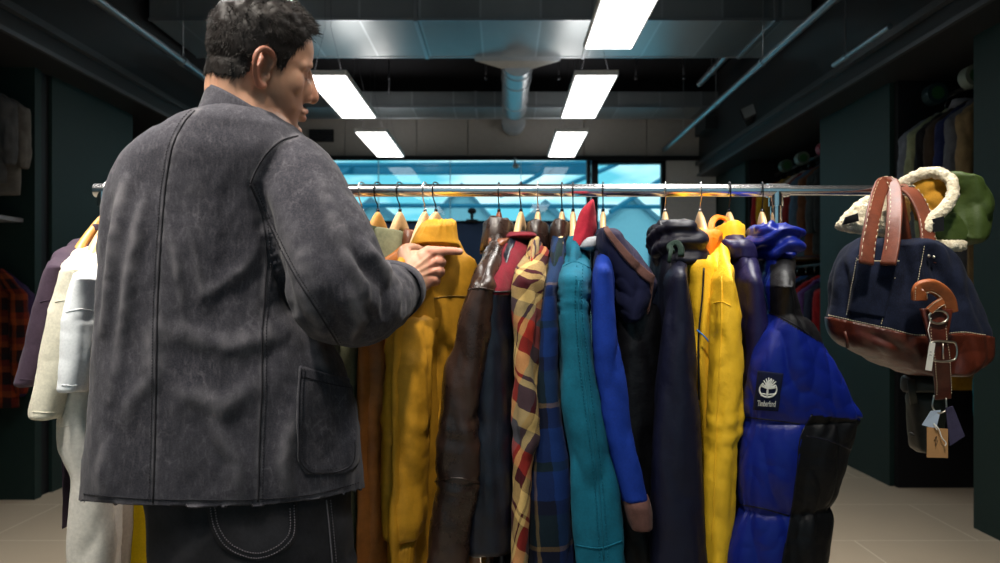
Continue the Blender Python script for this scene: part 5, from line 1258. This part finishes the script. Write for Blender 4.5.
strap([(936, 309, 1.462), (937, 322, 1.458), (938, 338, 1.458), (941, 356, 1.462), (942, 372, 1.474), (943, 388, 1.488), (943, 399, 1.492)], .0185, .0034, M_base, 'buckle_strap', [1.75, 1.35, 1.0, 1.0, .95, .95, .9])
def ringtube(pts, r, mat, name, n=40):
    q = smooth_path([*pts, pts[0]], n); return MB().tube(q[:-1], r, 10, closed=True).build(name, mat, bag)
def rrect(x0, y0, x1, y1, Y, k=3):
    pts = []
    for cx, cy, a0 in ((x1 - k, y0 + k, -90), (x1 - k, y1 - k, 0), (x0 + k, y1 - k, 90), (x0 + k, y0 + k, 180)):
        for a in (0, 45, 90): pts.append(tuple(P(cx + k * math.cos(math.radians(a0 + a)), cy + k * math.sin(math.radians(a0 + a)), Y)))
    return pts
ringtube(rrect(930, 342, 956, 360, 1.452), .0022, M_brass, 'buckle', 70)
MB().tube([P(943, 343, 1.451), P(943, 352, 1.450), P(943.5, 359, 1.451)], .0015, 8).build('buckle_pin', M_brass, bag)
ringtube([tuple(P(938.5 + 9.5 * math.cos(a), 317 + 6.5 * math.sin(a), 1.449)) for a in np.linspace(0, 6.283, 24, endpoint=False)], .0023, M_brass, 'ring', 50)
strap([(919, 300, 1.468), (921, 288, 1.462), (929, 286, 1.458), (939, 290, 1.458), (947, 299, 1.462), (950, 312, 1.470)], .0145, .0065, M_tanl, 'grab_handle')
strap([(929, 311, 1.450), (936, 305, 1.447), (943, 301, 1.447)], .008, .0035, M_tanl, 'keeper_loop')
_a, _b = shoot(bvb, 845, 331, .003), shoot(bvb, 848, 337, .004)
if _a and _b: MB().tube([_a, _b, _b + Vector((.002, .0, -.022))], .0035, 8).build('lace_end', M_base, bag)
# tags
def tagcard(name, quad, Y, mat, lab, thick=.0012, lines=None):
    pts = [P(a, b_, Y + k) for (a, b_), k in zip(quad, (0, .004, .006, .002))]; o = MB().prism(pts, (0, thick, 0)).build(name, mat, None, smooth=False); tag(o, lab, 'tag')
    if lines:
        l = MB()
        for ln in lines: l.tube([P(a, b_, Y - .0005) for a, b_ in ln], .0006, 5)
        l.build('handwriting' if name == 'price_tag' else 'print', M_black, o)
    return o
M_paper = plain('white_paper', srgb(232, 228, 218), .7); M_kraft = plain('kraft_card', srgb(178, 132, 84), .75); M_pale = plain('pale_blue_paper', srgb(190, 206, 226), .7)
o = tagcard('price_tag', [(930, 342), (935.5, 343), (931.5, 371), (925.5, 370)], 1.440, M_paper, 'narrow white price tag dangling in front of the leather base of the bag', lines=[[(930, 352), (931.5, 352)], [(929.5, 355), (931.5, 355.2)]])
MB().tube([P(931, 343, 1.44), P(928, 330, 1.446), P(931, 318, 1.449)], .0007, 6).build('string', M_paper, o)
o = tagcard('price_tag', [(927, 427), (948, 429), (948, 458), (927, 457.5)], 1.470, M_kraft, 'brown kraft card tag hanging lowest under the bag', lines=[[(934, 441), (936.5, 436), (935.5, 446), (938, 440)]])
MB().tube(smooth_path([tuple(P(a, b_, 1.468)) for a, b_ in ((937, 430), (934, 424), (938, 428), (942, 438), (946, 444), (945, 446))], 30), .0012, 6).build('string', M_paper, o)
tagcard('paper_tag', [(931, 411), (941, 410), (936, 429), (922, 425)], 1.480, M_pale, 'pale blue crumpled paper tag above the kraft tag')
t_ = tagcard('fabric_tag', [(946, 408), (953, 406), (965, 436), (950, 446)], 1.476, cloth('slate_fabric', srgb(58, 54, 78), .4, .9), 'slate coloured fabric tag hanging beside the kraft tag', .0025)
MB().tube(smooth_path([tuple(P(a, b_, 1.485)) for a, b_ in ((934, 395), (933, 408), (938, 413), (945, 411), (946, 398))], 30), .0018, 8).build('snap_hook', M_brass, bag)
# dark case behind
M_case = leather('dark_olive_leather', srgb(44, 44, 36), .5, .35, 24, .3, .4)
cs = slab([(374, 906, 944), (378, 904, 946), (392, 904, 946)], 1.66, .045, 20, 40, .001, 81).build('leather_case', M_case); tag(cs, 'dark olive cylinder shaped leather case hanging underneath the denim bag', 'case')
slab([(392, 906, 944), (398, 907, 943), (430, 910, 941), (446, 912, 939), (452, 916, 936)], 1.66, .040, 30, 40, .002, 82).build('barrel', M_case, cs)
for (a, b_, c, d_) in ((432, 909.5, 942, 436),): slab([(a, b_, c), (d_, b_ + .3, c)], 1.66, .043, 8, 36, 0, 83).build('band', M_case, cs)
MB().tube([P(911, 380, 1.61), P(912, 392, 1.612), P(914, 404, 1.616)], 1.0, 12, flat=(.008, .0025), up=(0, 1, 0)).build('closing_strap', M_case, cs)
MB().tube(smooth_path([tuple(P(a, b_, c)) for a, b_, c in ((908, 378, 1.67), (906, 340, 1.735), (900, 260, 1.735), (897, 205, 1.68), (896.5, 186.5, 1.638), (896.5, 183, 1.62), (896.5, 187, 1.60))], 50), 1.0, 10, flat=(.006, .0018), up=(0, 1, 0)).build('shoulder_strap', M_case, cs)

# ---- trapper cap
def fleece_mat():
    t = NT('cream_fleece'); o = t.obj(); n1 = t.noise(o, 70, 5, .7)
    c = t.mix(t.ramp(n1, [(.3, 0.), (.7, 1.)]), srgb(214, 196, 160), srgb(246, 236, 212)); t.pbsdf(c, .95, 0, .1, t.bump(t.noise(o, 260, 4), 1.0, .006), .1); return t.m
M_fleece = fleece_mat(); M_gshell = nylon('olive_green_nylon', srgb(58, 74, 30), .6, .25, .4, 30); M_mustl = cloth('mustard_quilt', srgb(192, 138, 44), .25, .85, .3)
def fluff(mb, amp=.004, fr=110):
    V = np.concatenate(mb.v); q = [f if len(f) >= 4 else (*f, f[-1]) for f in mb.f]; N = normals(V, [f[:4] for f in q])
    mb.v = [V + N * (amp * pn(V * fr) + amp * .7 * pn(V * fr * 2.2 + 5))[:, None]]; return mb
cap = slab([(173, 942, 952), (177, 938, 962), (186, 937, 973), (198, 939, 980), (212, 938, 983), (226, 934, 982), (238, 934, 976), (245, 944, 964)], 1.665, .085, 60, 70, .005, 91, fine=1.0, vert=8, ex=2.0).build('trapper_cap', M_gshell)
tag(cap, 'green trapper cap with cream fleece trim hung on the rail end', 'cap')
rimp = smooth_path([tuple(P(a, b_, c)) for a, b_, c in ((898, 186, 1.66), (908, 180, 1.64), (920, 174.5, 1.62), (935, 172.5, 1.605), (947, 177, 1.59), (953, 187, 1.575), (951, 199, 1.565), (943, 210, 1.56), (933, 219, 1.56), (927, 229, 1.56), (928, 239, 1.565), (936, 245, 1.57), (950, 246, 1.58), (962, 245, 1.60))], 160)
fluff(MB().tube(rimp, .0125, 24), .004).build('fleece_trim', M_fleece, cap)
slab([(174, 925, 946), (182, 912, 952), (196, 910, 951), (208, 914, 944), (220, 920, 936)], 1.645, .035, 30, 40, .006, 92, fine=1.5, vert=14).build('quilted_lining', M_mustl, cap)
slab([(212, 941, 955), (222, 934, 962), (236, 932, 972), (243, 940, 964)], 1.612, .022, 24, 36, .002, 93).build('ear_flap', M_gshell, cap)
sl_ = slab([(189, 882, 908), (195, 868, 910), (203, 857, 910), (211, 847, 910), (219, 839, 910), (226, 835, 909), (231, 840, 908), (234, 872, 906), (237, 892, 904)], 1.715, .022, 60, 90, .002, 94); fl = fluff(sl_, .0045).build('ear_flap', M_fleece, cap)
MB().prism([P(843, 225, 1.684), P(846, 217, 1.684), P(858, 213, 1.684), (P(859, 221, 1.684))], (0, .006, 0)).build('hook_tape', M_black, fl, smooth=False)
MB().prism([P(933, 232, 1.548), P(933, 219, 1.546), P(944, 216, 1.545), (P(944, 231, 1.546))], (0, .006, 0)).build('hook_tape', M_black, cap, smooth=False)
# ================================================================= clothes in the wall niches
def wall_garment(name, lab, cat, side, Y, zt, zb, col, group, lng=.235, th=.035, slv=.55, lap=None, rough=.85, xf=None, seed=0):
    """a garment hanging square to a side wall; its near sleeve points into the room"""
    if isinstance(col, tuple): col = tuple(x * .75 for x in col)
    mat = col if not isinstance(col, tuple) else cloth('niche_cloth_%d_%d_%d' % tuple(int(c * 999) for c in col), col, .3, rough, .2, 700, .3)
    xw = (XR + .05 + .24) if side > 0 else (XL - .05 - .24)
    if xf is not None: xw += xf
    H_ = zt - zb; R = []; tn = np.linspace(0, 6.2832, 28, endpoint=False)
    for z, a, b in ((zt, .05, .02), (zt - .02, .08, .03), (zt - .05, .14, th), (zt - .09, .20, th), (zt - .13, lng * .97, th), (zt - .3, lng, th), (zb + H_ * .3, lng, th), (zb, lng * 1.02, th * .9)):
        R.append(np.stack([xw + a * np.sign(np.cos(tn)) * np.abs(np.cos(tn)) ** .8, Y + b * np.sin(tn), np.full(28, z)], 1))
    R = np.array(R); zz = np.linspace(0, len(R) - 1, 40); i0 = np.clip(zz.astype(int), 0, len(R) - 2); R = R[i0] * (1 - (zz - i0))[:, None, None] + R[i0 + 1] * (zz - i0)[:, None, None]
    N = ring_normals(R); o = MB().solid(fold_disp(R.reshape(-1, 3), N.reshape(-1, 3), seed + 3, .006).reshape(R.shape), uv=ring_uv(R)).build(name, mat); tag(o, lab, cat, group)
    S_ = []; zs_ = np.linspace(zt - .05, zt - .05 - slv, 44)
    for z in zs_:
        t = (zt - .05 - z) / slv; x = xw - side * (.13 + .105 * min(1, t * 5) + .02 * t); r = .02 + .03 * min(1, t * 6); rl = r * (1 if t < .8 else 1 - .4 * (t - .8) / .2)
        S_.append(np.stack([x + rl * np.cos(tn), Y - .012 + rl * .85 * np.sin(tn), np.full(28, z)], 1))
    S_ = np.array(S_); N = ring_normals(S_); MB().solid(fold_disp(S_.reshape(-1, 3), N.reshape(-1, 3), seed + 1, .007).reshape(S_.shape), uv=ring_uv(S_)).build('sleeve', mat, o)
    if lap:
        cR = []
        for z, a, b in ((zt - .03, .10, .040), (zt + .03, .07, .030), (zt + .035, .055, .02), (zt + .0, .05, .012)):
            cR.append([(xw + a * math.cos(k), Y + b * math.sin(k), z) for k in tn])
        MB().solid(cR).build('collar', lap if not isinstance(lap, tuple) else cloth('niche_collar_%d_%d' % (int(lap[0] * 999), int(lap[2] * 999)), lap, .3), o)
    hk = MB().tube([(xw, Y, zt + .02), (xw, Y, zt + .055), (xw + .014, Y, zt + .075), (xw, Y, zt + .094), (xw - .014, Y, zt + .078)], .0016, 6); hk.build('hook', M_wire, o)
    return o
def rod(name, x, y0, y1, z, lab): return tag(MB().tube([(x, y0, z), (x, y1, z)], .014, 14).build(name, M_rodm, None, sharp=40), lab, 'rod', 'steel rods in the wall niches')
xr0, xl0 = XR + .29, XL - .29
rod('hanging_rod', xr0, 3.73, 4.45, 2.385, 'dark rod in the niche above the green cap'); rod('hanging_rod', xr0, 5.51, 7.12, 2.36, 'dark rod in the far right niche, upper one'); rod('hanging_rod', xr0, 5.51, 7.12, 1.44, 'dark rod in the far right niche, lower one')
rod('hanging_rod', xl0, 3.36, 4.18, 2.46, 'dark rod in the left niche above the white shirt'); rod('hanging_rod', xl0, 3.36, 4.18, 1.47, 'dark rod in the left niche above the checked shirt')
GN = 'clothes in the niche behind the bag'
for i, (y, c, lp, zb, lab, cat, nm) in enumerate((
        (4.40, srgb(120, 128, 142), None, .9, 'grey blue jacket deepest in the niche behind the bag', 'jacket', 'jacket'), (4.31, srgb(146, 154, 122), None, .85, 'sage green shirt in the niche, over the carry straps of the bag', 'shirt', 'shirt'),
        (4.215, srgb(26, 26, 30), srgb(150, 150, 160), .9, 'black jacket with pale grey collar in the niche behind the bag', 'jacket', 'jacket'), (4.12, srgb(66, 54, 44), None, .8, 'dark brown jacket in the niche, right of the grey collared black jacket', 'jacket', 'jacket'),
        (4.03, srgb(30, 40, 84), None, .95, 'navy blue jacket in the niche above the green cap', 'jacket', 'jacket'), (3.935, srgb(96, 100, 110), None, .8, 'slate grey coat in the niche beside the olive tan coat', 'coat', 'coat'),
        (3.83, srgb(136, 116, 84), None, .75, 'olive tan coat at the near end of the niche behind the cap', 'coat', 'coat'))):
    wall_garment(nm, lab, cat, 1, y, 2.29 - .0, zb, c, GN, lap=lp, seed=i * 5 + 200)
wall_garment('trousers', 'teal trousers low in the niche below the denim bag', 'trousers', 1, 3.92, 1.12, .45, srgb(22, 110, 122), 'clothes low in the niche', seed=260, slv=.3, xf=.02, lng=.16)
wall_garment('trousers', 'yellow garment low in the niche, showing left under the bag', 'trousers', 1, 4.32, 1.05, .62, srgb(200, 150, 40), 'clothes low in the niche', seed=265, slv=.2, xf=.04, lng=.16)
GF = 'clothes on the upper rod of the far right niche'
for i, (y, c, lab) in enumerate(((6.98, srgb(150, 30, 34), 'red jacket at the far end of the upper rod in the far niche'), (6.84, srgb(206, 160, 30), 'yellow jacket on the upper rod of the far niche, beside the red one'), (6.68, srgb(176, 132, 40), 'mustard jacket on the upper rod of the far niche'),
        (6.52, srgb(120, 96, 40), 'khaki jacket on the upper rod in the far niche, next to the mustard one'), (6.36, srgb(200, 196, 186), 'off white jacket on the upper rod in the far niche'), (6.20, srgb(120, 34, 34), 'dark red jacket on the upper rod of the far niche, near the white one'),
        (6.04, srgb(70, 96, 120), 'steel blue jacket on the upper rod of the far niche'), (5.88, srgb(92, 60, 40), 'brown jacket on the upper rod of the far niche'), (5.72, srgb(50, 60, 64), 'dark grey coat on the upper rod of the far niche'), (5.58, srgb(34, 40, 44), 'charcoal coat at the near end of the upper rod of the far niche'))):
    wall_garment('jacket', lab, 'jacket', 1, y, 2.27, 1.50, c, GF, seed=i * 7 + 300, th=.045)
GF2 = 'clothes on the lower rod of the far right niche'
for i, (y, c, lab) in enumerate(((6.85, srgb(40, 44, 60), 'dark slate shirt on the lower rod, farthest in the far niche'), (6.62, srgb(150, 34, 40), 'red shirt on the lower rod of the far niche, far part'), (6.42, srgb(40, 90, 150), 'blue shirt on the lower rod of the far niche'), (6.24, srgb(30, 34, 44), 'black shirt on the lower rod of the far niche'),
        (6.06, srgb(168, 40, 44), 'bright red shirt on the lower rod of the far niche'), (5.90, srgb(92, 60, 120), 'violet shirt on the lower rod of the far niche'), (5.76, srgb(38, 46, 70), 'navy shirt on the lower rod of the far niche'), (5.60, srgb(150, 30, 36), 'crimson shirt nearest on the lower rod of the far niche'))):
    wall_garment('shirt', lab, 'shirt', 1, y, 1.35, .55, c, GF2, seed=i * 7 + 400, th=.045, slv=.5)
# size discs on the rods
def disc(x, y, z, col, lab, r=.062):
    m = plain('disc_%d_%d' % (int(col[0] * 99), int(col[1] * 99)), col, .5)
    o = MB().tube([(x, y - .035, z), (x, y + .035, z)], r, 24).build('size_disc', m, None, sharp=40); tag(o, lab, 'size marker', 'size markers on the niche rods')
    MB().tube([(x, y - .0365, z), (x, y - .0345, z)], r * .62, 24).build('face_print', plain('disc_print_%d' % int(col[1] * 99), srgb(40, 90, 46), .5), o, sharp=40)
disc(xr0 - .10, 3.99, 2.385, srgb(120, 130, 120), 'white round size marker with green centre above the navy jacket'); disc(xr0 - .10, 4.34, 2.385, srgb(24, 50, 56), 'teal round size marker deep in the niche behind the bag')
disc(xr0 - .1, 5.66, 2.36, srgb(70, 96, 76), 'green round size marker nearest in the far niche', .055); disc(xr0 - .1, 5.83, 2.36, srgb(130, 46, 64), 'pink round size marker in the far niche', .055); disc(xr0 - .1, 6.26, 2.36, srgb(96, 108, 98), 'pale round size marker in the far niche', .055); disc(xr0 - .1, 6.62, 2.36, srgb(66, 84, 72), 'grey green round size marker farthest in the far niche', .055)
# left niche
GL = 'clothes in the left niche'
wall_garment('shirt', 'off white shirt high in the left niche', 'shirt', -1, 4.10, 2.37, 1.75, srgb(112, 108, 104), GL, seed=501, slv=.42, xf=.03)
wall_garment('shirt', 'pale grey shirt on the upper rod of the left niche, behind the white one', 'shirt', -1, 3.99, 2.37, 1.8, srgb(84, 84, 86), GL, seed=507, slv=.42, xf=.03)
M_plo = plaid('orange_check_flannel', [(0, srgb(112, 34, 18)), (.3, srgb(44, 16, 14)), (.5, srgb(140, 62, 24)), (.7, srgb(30, 22, 26))], [(0, srgb(112, 34, 18)), (.25, srgb(140, 62, 24)), (.5, srgb(44, 16, 14)), (.75, srgb(30, 22, 26))], (.12, .14))
wall_garment('flannel_shirt', 'orange and red checked flannel shirt low in the left niche', 'shirt', -1, 4.09, 1.38, .55, M_plo, GL, seed=511, slv=.7, xf=.03)
wall_garment('shirt', 'dark violet shirt behind the checked flannel shirt', 'shirt', -1, 4.165, 1.36, .6, srgb(60, 44, 84), GL, seed=517, slv=.6, xf=.02, th=.02)
tag(MB().box((XL - .6, 3.4, WZ(221, 4.1)), (XL - .06, 4.18, WZ(217, 4.1))).build('shelf_board', plain('grey_board', (.2, .2, .22), .5), None, smooth=False), 'thin grey shelf board in the left niche under the white shirt', 'shelf')
# ================================================================= light and camera
for x in (XA, XB):
    area('panel_lamp', (x, .60, ZP - .01), .28, 1.18, 5 if x > 0 else 14, spread=2.1); area('panel_lamp', (x, 2.06, ZP - .01), .28, 1.18, 22, spread=2.1)
    for y in (3.6, 5.45, 7.1): area('panel_uplight', (x, y, ZP + .05), .26, 1.1, 4, rot=(math.pi, 0, 0))
# warm unseen spots added above the rail, cones shaped to leave hems darker
def spot(x, y, z, aim, power, deg, col=(1, .93, .82)):
    l = bpy.data.lights.new('unseen_spot', 'SPOT'); l.energy = power; l.spot_size = math.radians(deg); l.spot_blend = 1.0; l.shadow_soft_size = .06; l.color = col
    o = bpy.data.objects.new('unseen_spot', l); o.location = (x, y, z); o.rotation_euler = (Vector(aim) - Vector((x, y, z))).to_track_quat('-Z', 'Y').to_euler(); COL.objects.link(o)
spot(-.75, .72, 2.62, (-.55, 1.34, 1.58), 190, 46)
spot(-1.25, .75, 2.62, (-.84, 1.36, 1.10), 70, 40)  # added to brighten the shirts left of the man
spot(.0, .62, 2.62, (.02, 1.50, 1.44), 125, 48)
spot(.62, .62, 2.62, (.78, 1.52, 1.42), 110, 44)
w = bpy.data.worlds.new('sky'); S.world = w; w.use_nodes = True
nt = w.node_tree; nt.nodes.clear()
tc = nt.nodes.new('ShaderNodeTexCoord'); mp = nt.nodes.new('ShaderNodeMapping'); mp.inputs['Scale'].default_value = (3, 3, 9)
nz = nt.nodes.new('ShaderNodeTexNoise'); nz.inputs['Scale'].default_value = 2.2; nz.inputs['Detail'].default_value = 3
rp = nt.nodes.new('ShaderNodeValToRGB'); rp.color_ramp.elements[0].position = .40; rp.color_ramp.elements[1].position = .58
rp.color_ramp.elements[0].color = (.13, .43, .52, 1); rp.color_ramp.elements[1].color = (.64, .80, .84, 1)
bg = nt.nodes.new('ShaderNodeBackground'); bg.inputs[1].default_value = 2.0
ot = nt.nodes.new('ShaderNodeOutputWorld')
for a, b in ((tc.outputs['Generated'], mp.inputs[0]), (mp.outputs[0], nz.inputs['Vector']), (nz.outputs[0], rp.inputs[0]), (rp.outputs[0], bg.inputs[0]), (bg.outputs[0], ot.inputs[0])): nt.links.new(a, b)

cam = bpy.data.cameras.new('camera'); co = bpy.data.objects.new('camera', cam); COL.objects.link(co)
co.location = (0, 0, CZ); co.rotation_euler = (math.pi / 2, 0, 0)
cam.sensor_width = 36; cam.lens = 36 * F / 1000; cam.shift_x = -(CX - 500) / 1000; cam.shift_y = (CY - 281.5) / 1000
cam.clip_start = .05; cam.clip_end = 200
cam.dof.use_dof = True; cam.dof.focus_distance = 1.5; cam.dof.aperture_fstop = 4.5
S.camera = co
S.view_settings.view_transform = 'Standard'; S.view_settings.look = 'None'; S.view_settings.gamma = 1; S.view_settings.use_curve_mapping = False
S.view_settings.exposure = 0.0
